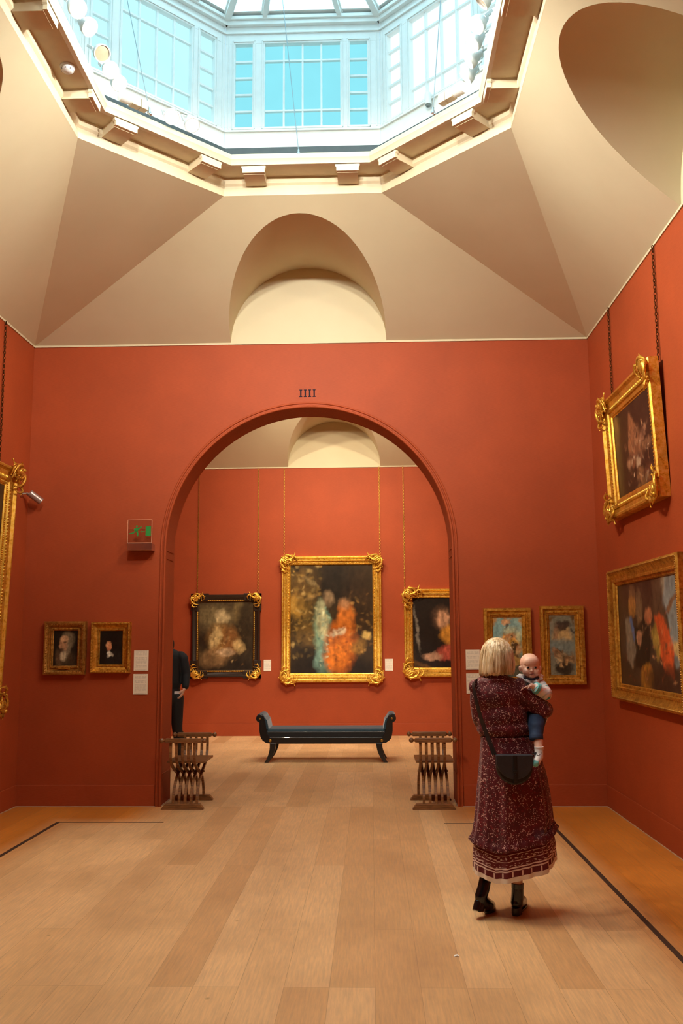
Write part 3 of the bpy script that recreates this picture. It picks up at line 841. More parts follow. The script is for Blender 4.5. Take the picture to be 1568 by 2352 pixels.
def canvas(w_, h_, y, base, shapes, parent, seed=1, wob=0.02, res=0.006, grain=0.35):
    """a painted panel: soft painterly patches laid over a ground, stored as vertex pigment"""
    nx = max(24, int(w_ / res)); nz = max(24, int(h_ / res))
    U, V = np.meshgrid(np.linspace(0, 1, nx), np.linspace(0, 1, nz))
    asp = w_ / h_
    du = wob * (fbm(U * 9 * asp, V * 9, seed) - 0.5) * 2; dv = wob * (fbm(U * 9 * asp, V * 9, seed + 40) - 0.5) * 2
    hf = wob * 0.55
    du = du + hf * (fbm(U * 38 * asp, V * 30, seed + 61, 2) - 0.5) * 2; dv = dv + hf * (fbm(U * 38 * asp, V * 30, seed + 62, 2) - 0.5) * 2
    u = U + du / max(asp, 0.5); v = V + dv
    n = fbm(U * 5 * asp, V * 5, seed + 9)[..., None]
    col = lin(base[0]) * (1 - n) + lin(base[1]) * n
    for s in shapes:
        kind, c, soft, al = s[0], s[-3], s[-2] * (0.55 if s[0] == 'e' else 1), s[-1]
        if kind == 'e':
            cu, cv, ru, rv, ang = s[1:6]
            a = R(ang); x = (u - cu) * asp; y_ = v - cv
            xr = x * math.cos(a) + y_ * math.sin(a); yr = -x * math.sin(a) + y_ * math.cos(a)
            d_ = np.sqrt((xr / (ru * asp)) ** 2 + (yr / rv) ** 2)
            m_ = np.clip((1 + soft - d_) / (2 * soft), 0, 1)
        else:
            pts = s[1]; inside = np.zeros_like(u, bool)
            for i in range(len(pts)):
                (x1, y1), (x2, y2) = pts[i], pts[i - 1]
                cnd = ((y1 > v) != (y2 > v)) & (u < (x2 - x1) * (v - y1) / (y2 - y1 + 1e-9) + x1)
                inside ^= cnd
            m_ = inside.astype(float)
            for _ in range(int(soft)):
                q = np.pad(m_, 1, mode='edge'); m_ = (q[:-2, 1:-1] + q[2:, 1:-1] + q[1:-1, :-2] + q[1:-1, 2:] + 2 * m_) / 6
        m_ = (m_ * al)[..., None]
        st = 0.45 + 1.1 * fbm(U * 26 * asp, V * 11, seed + 77)[..., None]
        col = col * (1 - m_) + lin(c) * st * m_
    g = 1 + grain * (fbm(U * 34 * asp, V * 34, seed + 3) - 0.5) * 2
    col = np.clip(col * g[..., None], 0, 1)
    vs = np.stack([(U - 0.5) * w_, np.full_like(U, y), (V - 0.5) * h_], -1).reshape(-1, 3)
    idx = np.arange(nx * nz).reshape(nz, nx)
    fs = np.stack([idx[:-1, :-1], idx[:-1, 1:], idx[1:, 1:], idx[1:, :-1]], -1).reshape(-1, 4)
    me = bpy.data.meshes.new('canvas'); me.from_pydata(vs.tolist(), [], fs.tolist())
    at = me.color_attributes.new('paint', 'FLOAT_COLOR', 'POINT')
    at.data.foreach_set('color', np.concatenate([col.reshape(-1, 3), np.ones((nx * nz, 1))], 1).astype(np.float32).ravel())
    me.materials.append(M_CANVAS)
    o = bpy.data.objects.new('canvas', me); COL.objects.link(o); o.parent = parent
    return o


def moulding(w_, h_, prof):
    """mitred frame: prof = (distance in from the outer edge, distance out from the wall)"""
    mb = MB(); rings = []
    for d_, o_ in prof:
        x, z = w_ / 2 - d_, h_ / 2 - d_
        rings.append([(-x, -o_, -z), (x, -o_, -z), (x, -o_, z), (-x, -o_, z)])
    mb.loft(rings, True, False)
    return mb


def run_along(w_, h_, ins, step):
    """points round a rectangle inset from the outer edge, with the direction of the side"""
    x, z = w_ / 2 - ins, h_ / 2 - ins; out = []
    nx = max(2, int(round(2 * x / step))); nz = max(2, int(round(2 * z / step)))
    for i in range(nx):
        p = -x + 2 * x * (i + 0.5) / nx; out += [(p, -z, 0), (p, z, 0)]
    for i in range(nz):
        p = -z + 2 * z * (i + 0.5) / nz; out += [(-x, p, 1), (x, p, 1)]
    return out


def beads(w_, h_, ins, step, out, r, long_=1.0, skip=0.0):
    mb = MB()
    for x, z, vert in run_along(w_, h_, ins, step):
        if skip and abs(x) > w_ / 2 - skip and abs(z) > h_ / 2 - skip: continue
        rr = (r, r, r * long_) if vert else (r * long_, r, r)
        mb.ball((x, -out, z), rr, 6, 4)
    q = moulding(w_, h_, [(ins - r * 0.5, out - r * 0.5), (ins, out - r * 0.2), (ins + r * 0.5, out - r * 0.5)]); mb.add(q.v, q.f)
    return mb


def flutes(w_, h_, ins, step, out, length, r, skip):
    """row of short ribs set across the moulding"""
    mb = MB()
    for x, z, vert in run_along(w_, h_, ins, step):
        if abs(x) > w_ / 2 - skip and abs(z) > h_ / 2 - skip: continue
        mb.ball((x, -out, z), (length, r, r) if vert else (r, r, length), 6, 4)
    q = moulding(w_, h_, [(ins - r, out - r * 0.5), (ins, out - r * 0.3), (ins + r, out - r * 0.5)]); mb.add(q.v, q.f)
    return mb


def corner_ornament(size, depth, seed):
    """carved leaves and scrolls spreading from the corner (at origin, growing to -x and -z), relief toward -y"""
    rng = random.Random(seed); mb = MB()
    mb.box(-size * 0.9, -size * 0.10, -depth * 0.30, 0.0, -size * 0.24, -size * 0.10); mb.box(-size * 0.24, -size * 0.10, -depth * 0.29, 0.0, -size * 0.9, -size * 0.10)
    def leaf(x, z, ang, L, wd, up):
        pts = []; n_ = 7
        for k in range(n_):
            f = k / (n_ - 1); a = ang + f * f * 1.1 * (1 if up else -1)
            pts.append(Vector((x + math.cos(a) * L * f, -depth * (0.30 + 0.75 * math.sin(PI * (0.15 + 0.75 * f))), z + math.sin(a) * L * f)))
        mb.tube(pts, [wd * q for q in (0.36, 0.62, 0.72, 0.66, 0.55, 0.42, 0.20)], 8)
        mb.ball(pts[-1], wd * 0.38, 8, 6)
        for k in (2, 4):        # side lobes
            d_ = (pts[k] - pts[k - 1]).normalized(); s_ = Vector((-d_.z, 0, d_.x))
            for q in (-1, 1): mb.tube([pts[k - 1], pts[k] + s_ * q * wd * 1.1 + d_ * wd * 0.6], [wd * 0.40, wd * 0.16], 6)
    base = R(225)
    for i in range(7):
        a = base + R(-78 + 26 * i)
        leaf(-size * 0.12, -size * 0.12, a, size * (0.62 if i % 3 else 0.85), size * 0.105, i < 3)
    for sx, sz in ((-1, 0), (0, -1)):        # scrolls running down each arm
        c0 = Vector((sx * size * 0.82 - (0.10 * size if sx == 0 else 0), 0, sz * size * 0.82 - (0.10 * size if sz == 0 else 0)))
        pts = []
        for k in range(14):
            t = k / 13 * 2.2 * PI; r_ = size * 0.13 * (1 - 0.06 * k)
            pts.append(c0 + Vector((math.cos(t) * r_, -depth * 0.7, math.sin(t) * r_)))
        mb.tube(pts, [size * 0.045 * (1 - k * 0.03) for k in range(14)], 6)
        leaf(c0.x, c0.z, R(180) if sx else R(270), size * 0.42, size * 0.075, bool(sx))
    mb.ball((-size * 0.16, -depth, -size * 0.16), (size * 0.085, depth * 0.4, size * 0.085), 10, 7)
    for k in range(6):
        mb.ball((-size * (0.05 + 0.5 * rng.random()), -depth * 0.6, -size * (0.05 + 0.5 * rng.random())), size * (0.035 + 0.03 * rng.random()), 6, 4)
    return mb


def corners(w_, h_, size, depth, out, mat, parent, off=0.0, seed=3):
    src = corner_ornament(size, depth, seed)
    for sx in (-1, 1):
        for sz in (-1, 1):
            m = MB(); m.add([(sx * (x + w_ / 2 + off), y - out, sz * (z + h_ / 2 + off)) for x, y, z in src.v], src.f)
            m.build('corner_ornament', mat, parent, smooth=60)


def picture(name, label_, w_, h_, loc, rot, prof, mat, art, ins, depth, seed, grp=None, **kw):
    t = thing(name, label_, 'painting', loc, rot, grp)
    fr = moulding(w_, h_, prof).build('frame', mat, t, smooth=28)
    canvas(w_ - 2 * ins, h_ - 2 * ins, -depth, art[0], art[1], t, seed, **kw)
    return t, fr


SKIN = (196, 150, 112)
# --- two small heads left of the arch
ART_OLD = (((24, 18, 13), (40, 31, 22)), [('e', .55, .12, .42, .28, 0, (64, 50, 36), .5, .8), ('e', .22, .2, .12, .25, 10, (112, 86, 62), .6, .6),
    ('e', .58, .72, .26, .24, 0, (120, 104, 80), .45, .9), ('e', .44, .62, .17, .19, 10, (176, 132, 96), .35, .95), ('e', .45, .77, .16, .09, 0, (186, 146, 108), .4, .9), ('e', .47, .66, .06, .022, 8, (48, 32, 24), .9, .8), ('e', .30, .55, .05, .06, 0, (186, 140, 104), .7, .8), ('e', .34, .47, .10, .03, 10, (60, 44, 34), .9, .8),
    ('e', .62, .5, .1, .2, 0, (130, 116, 92), .5, .7), ('e', .40, .40, .13, .05, 0, (92, 66, 48), .5, .8), ('e', .44, .28, .15, .14, -10, (190, 172, 140), .5, .9), ('e', .62, .2, .1, .2, -30, (80, 64, 46), .5, .6)])
p1 = [(0, 0.0), (0, 0.045), (0.008, 0.058), (0.022, 0.060), (0.034, 0.048), (0.046, 0.044), (0.050, 0.030), (0.064, 0.026), (0.070, 0.034), (0.078, 0.034), (0.084, 0.020), (0.092, 0.016)]
t, fr = picture('framed_painting', 'small oil head of a bearded old man in a beaded gilt frame', 0.424, 0.530, (-3.052, 0, 1.530), (0, 0, 0), p1, M_GOLDP, ART_OLD, 0.088, 0.014, 11, 'small paintings left of the arch')
beads(0.424, 0.530, 0.075, 0.0135, 0.033, 0.0052).build('beading', M_GOLDD, fr, smooth=60)
flutes(0.424, 0.530, 0.030, 0.016, 0.052, 0.009, 0.0055, 0.03).build('leaf_carving', M_GOLDP, fr, smooth=60)
MB().box(-0.062, 0.062, -0.046, -0.03, -0.208, -0.180).build('name_plate', M_GOLDD, fr, bevel=0.002)
ART_BOY = (((20, 15, 12), (30, 23, 18)), [('e', .62, .16, .36, .26, 0, (34, 30, 28), .4, .9), ('e', .52, .64, .26, .22, 0, (22, 15, 12), .4, .95), ('e', .42, .54, .12, .13, 0, (206, 140, 98), .3, 1), ('e', .33, .60, .045, .07, 0, (214, 158, 116), .5, .9),
    ('e', .43, .45, .09, .05, 10, (196, 120, 84), .5, .8), ('e', .44, .31, .10, .08, 20, (222, 214, 194), .4, 1), ('e', .54, .3, .05, .07, 30, (180, 170, 150), .5, .7), ('e', .38, .24, .06, .05, 0, (190, 182, 164), .6, .7)])
p2 = [(0, 0.0), (0, 0.050), (0.006, 0.062), (0.020, 0.062), (0.026, 0.052), (0.048, 0.034), (0.064, 0.026), (0.066, 0.034), (0.074, 0.034), (0.080, 0.018), (0.086, 0.016)]
t, fr = picture('framed_painting', 'small dark oil profile of a youth with white collar, left of the arch', 0.398, 0.502, (-2.592, 0, 1.533), (0, 0, 0), p2, M_GOLDD, ART_BOY, 0.083, 0.014, 12, 'small paintings left of the arch')
flutes(0.398, 0.502, 0.013, 0.015, 0.062, 0.006, 0.005, 0.0).build('leaf_carving', M_GOLDD, fr, smooth=60)

# --- two tall ceiling sketches right of the arch
p3 = [(0, 0.0), (0, 0.036), (0.006, 0.048), (0.030, 0.050), (0.036, 0.040), (0.054, 0.034), (0.058, 0.040), (0.066, 0.040), (0.070, 0.030), (0.084, 0.028), (0.088, 0.018), (0.094, 0.016)]
ART_SKY = (((120, 150, 140), (150, 170, 150)), [('p', [(0, .84), (0, 1), (.18, 1), (.12, .9)], (196, 132, 38), 3, 1), ('p', [(1, .84), (1, 1), (.84, 1), (.9, .9)], (196, 132, 38), 3, 1),
    ('e', .5, .78, .5, .2, 0, (136, 176, 176), .6, .8), ('e', .45, .93, .14, .06, 20, (200, 150, 100), .4, .9), ('e', .50, .85, .05, .06, 0, (60, 40, 30), .5, .8), ('e', .7, .62, .4, .2, 0, (196, 190, 140), .6, .8),
    ('e', .5, .62, .3, .1, 20, (190, 120, 60), .4, .8), ('e', .62, .52, .2, .12, -30, (214, 158, 70), .4, .9), ('e', .72, .46, .16, .10, 20, (52, 34, 26), .4, .9), ('e', .86, .44, .12, .06, 30, (196, 140, 90), .4, .8), ('e', .5, .15, .6, .26, 0, (74, 66, 48), .5, .9), ('e', .7, .28, .2, .1, 0, (206, 160, 84), .5, .8)])
ART_SKY[1].extend(dabs(40, (0.3, 0.35, 0.95, 0.68), [(70, 44, 30), (220, 164, 84), (196, 130, 84), (236, 206, 150)], 0.05, 9, 0.8))
t, fr = picture('framed_painting', 'tall gilt-framed pale sky oil sketch behind the woman\'s head', 0.468, 0.765, (1.338, 0, 1.515), (0, 0, 0), p3, M_GOLDD, ART_SKY, 0.090, 0.016, 13, 'tall oil sketches right of the arch', wob=0.05)
beads(0.468, 0.765, 0.062, 0.012, 0.040, 0.0048).build('beading', M_GOLDD, fr, smooth=60)
ART_CLOUD = (((112, 112, 100), (134, 128, 104)), [('p', [(0, .8), (0, 1), (.22, 1), (.05, .9)], (104, 74, 40), 3, 1), ('p', [(1, .8), (1, 1), (.8, 1), (.95, .9)], (104, 74, 40), 3, 1), ('e', .5, .66, .34, .14, 0, (190, 156, 100), .6, .9),
    ('e', .55, .83, .30, .09, 12, (66, 50, 40), .4, .95), ('e', .5, .77, .1, .05, 0, (70, 52, 40), .5, .8), ('e', .27, .70, .1, .14, 0, (130, 92, 66), .5, .7), ('e', .5, .48, .5, .12, 0, (116, 128, 122), .6, .8), ('e', .92, .72, .06, .04, 0, (60, 50, 46), .5, .8),
    ('e', .28, .36, .16, .09, 20, (150, 104, 66), .4, .8), ('e', .42, .30, .16, .08, 0, (190, 160, 116), .4, .9), ('e', .78, .26, .16, .1, -40, (170, 130, 84), .4, .8), ('e', .55, .22, .16, .12, 0, (96, 72, 48), .4, .8), ('e', .54, .1, .34, .12, 0, (56, 44, 32), .4, .95), ('e', .62, .2, .08, .05, 0, (196, 150, 96), .5, .8)])
ART_CLOUD[1].extend(dabs(45, (0.15, 0.15, 0.9, 0.42), [(60, 44, 34), (196, 160, 110), (150, 108, 70), (110, 86, 60)], 0.05, 10, 0.8))
t, fr = picture('framed_painting', 'tall gilt-framed grey cloud oil sketch right of the baby', 0.432, 0.765, (1.872, 0, 1.533), (0, 0, 0), p3, M_GOLDD, ART_CLOUD, 0.090, 0.016, 14, 'tall oil sketches right of the arch', wob=0.05)
beads(0.432, 0.765, 0.062, 0.012, 0.040, 0.0048).build('beading', M_GOLD, fr, smooth=60)

# --- right wall
p4 = [(0, 0.0), (0, 0.075), (0.012, 0.088), (0.030, 0.088), (0.050, 0.064), (0.085, 0.052), (0.092, 0.060), (0.128, 0.060), (0.135, 0.046), (0.165, 0.040), (0.172, 0.028), (0.180, 0.026)]
ART_UP = (((38, 26, 20), (58, 40, 28)), [('e', .05, .8, .1, .2, 0, (120, 88, 46), .6, .7), ('e', .06, .35, .1, .4, 0, (76, 62, 36), .6, .7), ('p', [(.42, .92), (.34, .55), (.42, .25), (.66, .4), (.58, .7)], (150, 96, 62), 5, .85), ('e', .55, .5, .12, .2, 10, (130, 84, 56), .6, .8),
    ('e', .74, .56, .12, .06, 30, (150, 104, 76), .5, .7), ('e', .5, .36, .2, .08, 0, (112, 74, 52), .5, .8), ('e', .58, .3, .05, .05, 0, (190, 160, 128), .5, .9), ('e', .35, .32, .06, .06, 0, (160, 116, 84), .6, .7), ('e', .6, .14, .08, .1, 0, (146, 102, 66), .5, .7), ('e', .8, .42, .12, .06, 0, (138, 96, 66), .6, .7), ('e', .8, .12, .1, .1, 0, (110, 66, 44), .6, .7), ('e', .6, .03, .3, .04, 10, (120, 86, 50), .6, .7)])
ART_UP[1].extend(dabs(90, (0.25, 0.05, 0.85, 0.7), [(176, 128, 92), (120, 80, 56), (60, 40, 32), (206, 170, 136), (40, 28, 24)], 0.03, 7, 0.8))
t, fr = picture('framed_painting', 'dark oil in an ornate gilt frame tilted forward high on the right wall', 1.44, 1.085, (XR - 0.022, -1.58, 3.19), (R(2.2), 0, R(-90)), p4, M_GOLD, ART_UP, 0.172, 0.024, 15, 'paintings on the right wall', res=0.009, wob=0.04)
flutes(1.44, 1.085, 0.110, 0.030, 0.060, 0.017, 0.010, 0.24).build('egg_and_dart', M_GOLD, fr, smooth=60)
corners(1.44, 1.085, 0.235, 0.05, 0.066, M_GOLD, fr, 0.015, 5)
p5 = [(0, 0.0), (0, 0.070), (0.014, 0.085), (0.030, 0.085), (0.060, 0.060), (0.085, 0.052), (0.090, 0.058), (0.110, 0.058), (0.116, 0.042), (0.135, 0.038), (0.142, 0.024)]
ART_LOW = (((48, 34, 26), (78, 58, 44)), [('p', [(.74, 1), (.74, .78), (.82, .6), (.86, .34), (.9, .2), (1, .3), (1, 1)], (128, 134, 132), 4, .95), ('p', [(.66, 1), (.68, .8), (.74, .78), (.80, .93), (.80, 1)], (140, 124, 100), 4, .9), ('e', .94, .36, .08, .06, 0, (206, 168, 94), .5, .8), ('p', [(.60, 1), (.62, .6), (.72, .5), (.84, .5), (.78, .75), (.74, 1)], (78, 60, 44), 6, .9),
    ('p', [(.8, .72), (1, .9), (1, .86), (.82, .66)], (108, 72, 38), 2, .9), ('e', .27, .86, .06, .1, 0, (122, 92, 64), .5, .7), ('e', .26, .76, .07, .1, 0, (176, 122, 60), .4, .8), ('e', .38, .7, .05, .2, 0, (140, 112, 80), .5, .7), ('p', [(.13, .66), (.12, .25), (.22, .18), (.3, .4), (.24, .66)], (128, 116, 98), 4, .9), ('p', [(.2, .66), (.25, .66), (.29, .46), (.26, .42)], (78, 104, 150), 3, .9),
    ('p', [(.28, .56), (.28, .2), (.5, .14), (.55, .5), (.46, .66)], (28, 20, 16), 4, .95), ('e', .36, .46, .05, .07, -20, (196, 140, 104), .4, .9), ('e', .53, .66, .06, .08, 10, (176, 110, 74), .4, .9), ('p', [(.62, .66), (.74, .66), (.88, .4), (.86, .1), (.74, .18), (.66, .4)], (196, 80, 36), 4, .95), ('p', [(.56, .5), (.64, .6), (.7, .34), (.64, .24)], (160, 130, 56), 4, .85), ('e', .46, .1, .1, .13, 10, (176, 118, 40), .4, .9), ('e', .72, .1, .3, .12, 0, (50, 32, 24), .5, .8)])
ART_LOW[1].extend(dabs(70, (0.1, 0.05, 0.9, 0.7), [(120, 86, 60), (50, 36, 28), (170, 120, 80), (150, 70, 40)], 0.025, 8, 0.6))
t, fr = picture('framed_painting', 'oil with red and blue robes in a plain gilt frame low on the right wall', 1.93, 1.150, (XR, -1.600, 1.630), (0, 0, R(-90)), p5, M_GOLDD, ART_LOW, 0.136, 0.022, 16, 'paintings on the right wall', res=0.009, wob=0.03)
beads(1.93, 1.150, 0.022, 0.017, 0.084, 0.008).build('beading', M_GOLDP, fr, smooth=60)

# --- left wall, only the far edge of the frame is in the picture
ART_LEFT = (((40, 30, 22), (64, 48, 34)), [('e', .5, .5, .3, .3, 0, (120, 90, 60), .6, .6)])
t, fr = picture('framed_painting', 'large ornate gilt frame cut by the left edge of the photo', 1.80, 2.26, (XL + 0.042, -1.58, 2.090), (R(2.0), 0, R(90)), p4, M_GOLD, ART_LEFT, 0.172, 0.024, 17, None, res=0.02)
flutes(1.80, 2.26, 0.110, 0.030, 0.060, 0.020, 0.011, 0.20).build('egg_and_dart', M_GOLD, fr, smooth=60)
beads(1.80, 2.26, 0.150, 0.020, 0.044, 0.007).build('beading', M_GOLD, fr, smooth=60)
corners(1.80, 2.26, 0.24, 0.07, 0.060, M_GOLDD, fr, 0.03, 8)

# --- far wall of the next gallery
p6 = [(0, 0.0), (0, 0.07), (0.010, 0.082), (0.030, 0.080), (0.055, 0.062), (0.090, 0.056), (0.098, 0.066), (0.110, 0.060), (0.120, 0.036), (0.128, 0.03)]
ART_B1 = (((62, 50, 34), (88, 74, 50)), [('e', .3, .78, .3, .16, 0, (122, 108, 74), .7, .8), ('p', [(.66, 1), (.64, .7), (.78, .6), (.8, 1)], (124, 106, 68), 6, .8), ('e', .15, .42, .3, .12, 0, (38, 30, 22), .6, .8), ('e', .86, .4, .2, .6, 0, (46, 36, 24), .6, .8), ('e', .5, .02, .6, .14, 0, (36, 28, 20), .6, .9),
    ('e', .42, .78, .13, .10, 0, (206, 184, 136), .5, .85), ('e', .44, .44, .26, .22, 0, (150, 112, 60), .6, .85), ('e', .58, .44, .14, .2, 10, (120, 78, 42), .6, .8), ('e', .3, .46, .10, .16, -20, (206, 180, 124), .5, .8), ('e', .74, .34, .1, .12, 20, (198, 168, 112), .5, .8), ('e', .3, .18, .26, .14, 10, (138, 108, 72), .6, .85), ('e', .5, .25, .14, .05, 0, (206, 178, 140), .6, .7)])
ART_B1[1].extend(dabs(50, (0.15, 0.08, 0.85, 0.6), [(196, 166, 112), (120, 86, 48), (70, 54, 36)], 0.03, 11, 0.5))
t, fr = picture('framed_painting', 'oil in a black frame with gilt carved corners on the far wall', 1.165, 1.395, (-2.480, YB, 1.675), (0, 0, 0), p6, M_BLACKW, ART_B1, 0.122, 0.034, 18, 'paintings on the far wall', res=0.011, wob=0.03)
for sx in (-1, 1):
    for sz in (-1, 1):
        m = MB(); x0, z0 = sx * 0.5825, sz * 0.6975
        m.box(min(x0 + sx * 0.02, x0 - sx * 0.28), max(x0 + sx * 0.02, x0 - sx * 0.28), -0.075, -0.001, min(z0 + sz * 0.02, z0 - sz * 0.10), max(z0 + sz * 0.02, z0 - sz * 0.10))
        m.box(min(x0 + sx * 0.02, x0 - sx * 0.10), max(x0 + sx * 0.02, x0 - sx * 0.10), -0.075, -0.001, min(z0 + sz * 0.02, z0 - sz * 0.28), max(z0 + sz * 0.02, z0 - sz * 0.28))
        m.build('corner_block', M_BLACKW, fr, bevel=0.004)
corners(1.165, 1.395, 0.21, 0.05, 0.062, M_GOLD, fr, 0.012, 21)
m = MB(); rr = random.Random(4)
for x, z, vert in run_along(1.165, 1.395, 0.098, 0.032):
    if abs(x) > 0.32 and not vert: continue
    if vert and abs(z) > 0.42: continue
    m.ball((x, -0.062, z), (0.011, 0.009, 0.019) if vert else (0.019, 0.009, 0.011), 6, 4)
q = moulding(1.165, 1.395, [(0.094, 0.060), (0.098, 0.063), (0.102, 0.060)]); m.add(q.v, q.f)
m.build('leaf_carving', M_GOLD, fr, smooth=60)
m = moulding(0.965, 1.195, [(0.0, 0.044), (0.004, 0.052), (0.014, 0.052), (0.018, 0.040)]); m.build('inner_slip', M_GOLDD, fr, smooth=30)

p7 = [(0, 0.0), (0, 0.085), (0.010, 0.098), (0.028, 0.100), (0.042, 0.080), (0.064, 0.074), (0.070, 0.086), (0.084, 0.086), (0.092, 0.066), (0.128, 0.058), (0.136, 0.064), (0.146, 0.060), (0.152, 0.040), (0.160, 0.036)]
ART_B2 = (((44, 34, 20), (66, 50, 28)), [('e', .1, .62, .12, .12, 0, (196, 150, 62), .6, .75), ('e', .15, .8, .2, .16, 0, (112, 84, 42), .7, .7), ('e', .22, .5, .16, .2, 0, (84, 68, 36), .7, .7), ('e', .2, .34, .2, .1, 0, (106, 80, 36), .7, .6), ('e', .55, .82, .25, .2, 0, (30, 24, 18), .7, .8), ('e', .85, .6, .2, .4, 0, (50, 34, 20), .7, .7), ('e', .5, .02, .6, .12, 0, (30, 22, 16), .6, .9), ('e', .2, .14, .2, .1, 0, (34, 26, 16), .6, .7),
    ('e', .40, .32, .115, .31, 6, (112, 142, 116), .45, .9), ('e', .38, .48, .07, .16, 6, (196, 190, 144), .6, .75), ('e', .36, .13, .07, .12, 0, (120, 156, 142), .6, .7), ('e', .46, .69, .06, .07, 0, (150, 124, 92), .9, .7), ('e', .60, .24, .19, .24, -8, (184, 96, 24), .45, .92), ('e', .68, .50, .10, .15, 0, (196, 110, 40), .5, .85), ('e', .67, .64, .06, .05, 0, (160, 120, 84), .9, .7),
    ('e', .55, .15, .12, .12, 0, (206, 116, 30), .7, .6), ('e', .58, .37, .09, .035, 24, (214, 196, 160), .5, .85), ('e', .92, .34, .05, .04, 0, (206, 172, 96), .6, .8), ('e', .82, .24, .1, .06, 30, (150, 110, 46), .7, .7), ('e', .24, .84, .1, .02, -40, (150, 128, 84), .7, .6), ('e', .26, .7, .08, .02, 20, (150, 120, 70), .7, .6)])
ART_B2[1][5:5] = dabs(150, (0.0, 0.10, 0.36, 1.0), [(150, 120, 60), (90, 74, 36), (60, 50, 26), (190, 160, 96), (40, 32, 20)], 0.028, 3)
ART_B2[1].extend(dabs(60, (0.72, 0.2, 1.0, 0.75), [(110, 78, 40), (70, 50, 28), (170, 130, 70)], 0.022, 4, 0.5) + dabs(70, (0.44, 0.05, 0.74, 0.45), [(226, 130, 40), (150, 74, 18), (200, 104, 30)], 0.022, 5, 0.7) + dabs(50, (0.33, 0.06, 0.46, 0.6), [(190, 200, 166), (84, 122, 112), (140, 170, 146)], 0.018, 6, 0.7))
t, fr = picture('framed_painting', 'largest oil on the far wall, in a bright gilt frame above the bench', 1.705, 2.135, (-0.675, YB, 1.952), (0, 0, 0), p7, M_GOLD, ART_B2, 0.154, 0.040, 19, 'paintings on the far wall', res=0.0105, wob=0.022)
flutes(1.705, 2.135, 0.118, 0.026, 0.060, 0.014, 0.008, 0.16).build('fluting', M_GOLD, fr, smooth=60)
corners(1.705, 2.135, 0.26, 0.05, 0.070, M_GOLD, fr, 0.012, 31)

ART_B3 = (((26, 20, 16), (38, 29, 22)), [('p', [(.02, .34), (.02, .1), (.36, 0), (.0, .0)], (96, 66, 34), 3, .8), ('e', .07, .55, .03, .28, 6, (150, 140, 124), .7, .5), ('e', .52, .72, .16, .15, 0, (104, 74, 54), .6, .6), ('e', .55, .7, .11, .13, 0, (196, 148, 112), .5, .8), ('e', .7, .48, .2, .13, 20, (196, 134, 50), .5, .9), ('e', .64, .22, .2, .12, 14, (168, 76, 60), .5, .9),
    ('e', .34, .15, .16, .06, -6, (196, 152, 122), .6, .8), ('e', .6, .04, .3, .05, 0, (36, 26, 20), .6, .9), ('e', .82, .3, .12, .3, 0, (70, 52, 60), .6, .6)])
t, fr = picture('framed_painting', 'dark oil in a bright gilt frame on the far wall, cut by the arch', 1.25, 1.475, (1.178, YB, 1.706), (0, 0, 0), p7, M_GOLD, ART_B3, 0.154, 0.040, 20, 'paintings on the far wall', res=0.011, wob=0.03)
beads(1.25, 1.475, 0.105, 0.022, 0.064, 0.010, 1.1, 0.16).build('leaf_carving', M_GOLD, fr, smooth=60)
corners(1.25, 1.475, 0.30, 0.06, 0.070, M_GOLD, fr, 0.012, 41)


# ------------------------------------------------------------------ picture chains
def chain(p, q, mat, label_, link=0.034, wire_=0.0036, grp='picture chains'):
    p = Vector(p); q = Vector(q); L = (q - p).length; n = max(4, int(L / (link * 0.78))); m = MB()
    d = (q - p).normalized(); side = d.cross(Vector((1, 0, 0)) if abs(d.x) < 0.8 else Vector((0, 1, 0))).normalized(); oth = d.cross(side)
    for i in range(n):
        c = (q - p) * ((i + 0.5) / n)
        a, b = (side + oth, side - oth) if i % 2 else (side - oth, side + oth)
        a = a.normalized()
        pts = [c + d * (link * 0.5 * math.cos(t)) + a * (link * 0.27 * math.sin(t)) for t in [2 * PI * k / 8 for k in range(8)]]
        # closed little ring
        rings = []
        for k in range(8):
            tg = (pts[(k + 1) % 8] - pts[k - 1]).normalized(); nn = tg.cross(a.cross(d)).normalized(); bb = tg.cross(nn)
            rings.append([pts[k] + (nn * math.cos(s) + bb * math.sin(s)) * wire_ for s in (0, PI / 2, PI, 3 * PI / 2)])
        m.loft(rings + [rings[0]], True, False)
    o = m.build('picture_chain', mat, None, smooth=60, loc=p)
    return tag(o, label_, 'chain', grp)


YC = YB - 0.016
chain((-2.985, YC, HB - 0.01), (-2.985, YC, 2.38), M_BRASS, 'brass picture chain to the left corner of the black frame')
chain((-1.940, YC, HB - 0.01), (-1.940, YC, 2.38), M_BRASS, 'brass picture chain to the right corner of the black frame')
chain((-1.492, YC, HB - 0.01), (-1.492, YC, 3.02), M_BRASS, 'brass picture chain to the left corner of the largest gilt frame')
chain((0.160, YC, HB - 0.01), (0.160, YC, 3.02), M_BRASS, 'brass picture chain to the right corner of the largest gilt frame')
chain((0.575, YC, HB - 0.01), (0.575, YC, 2.45), M_BRASS, 'brass picture chain to the left corner of the frame cut by the arch')
chain((XR - 0.016, -0.885, H - 0.01), (XR - 0.018, -0.885, 3.72), M_BRONZE, 'dark picture chain on the right wall, the one nearer the corner')
chain((XR - 0.016, -2.235, H - 0.01), (XR - 0.018, -2.235, 3.72), M_BRONZE, 'dark picture chain on the right wall, the one nearer the camera')
chain((XL + 0.016, -0.79, H - 0.01), (XL + 0.018, -0.79, 3.22), M_BRONZE, 'dark picture chain high on the left wall')


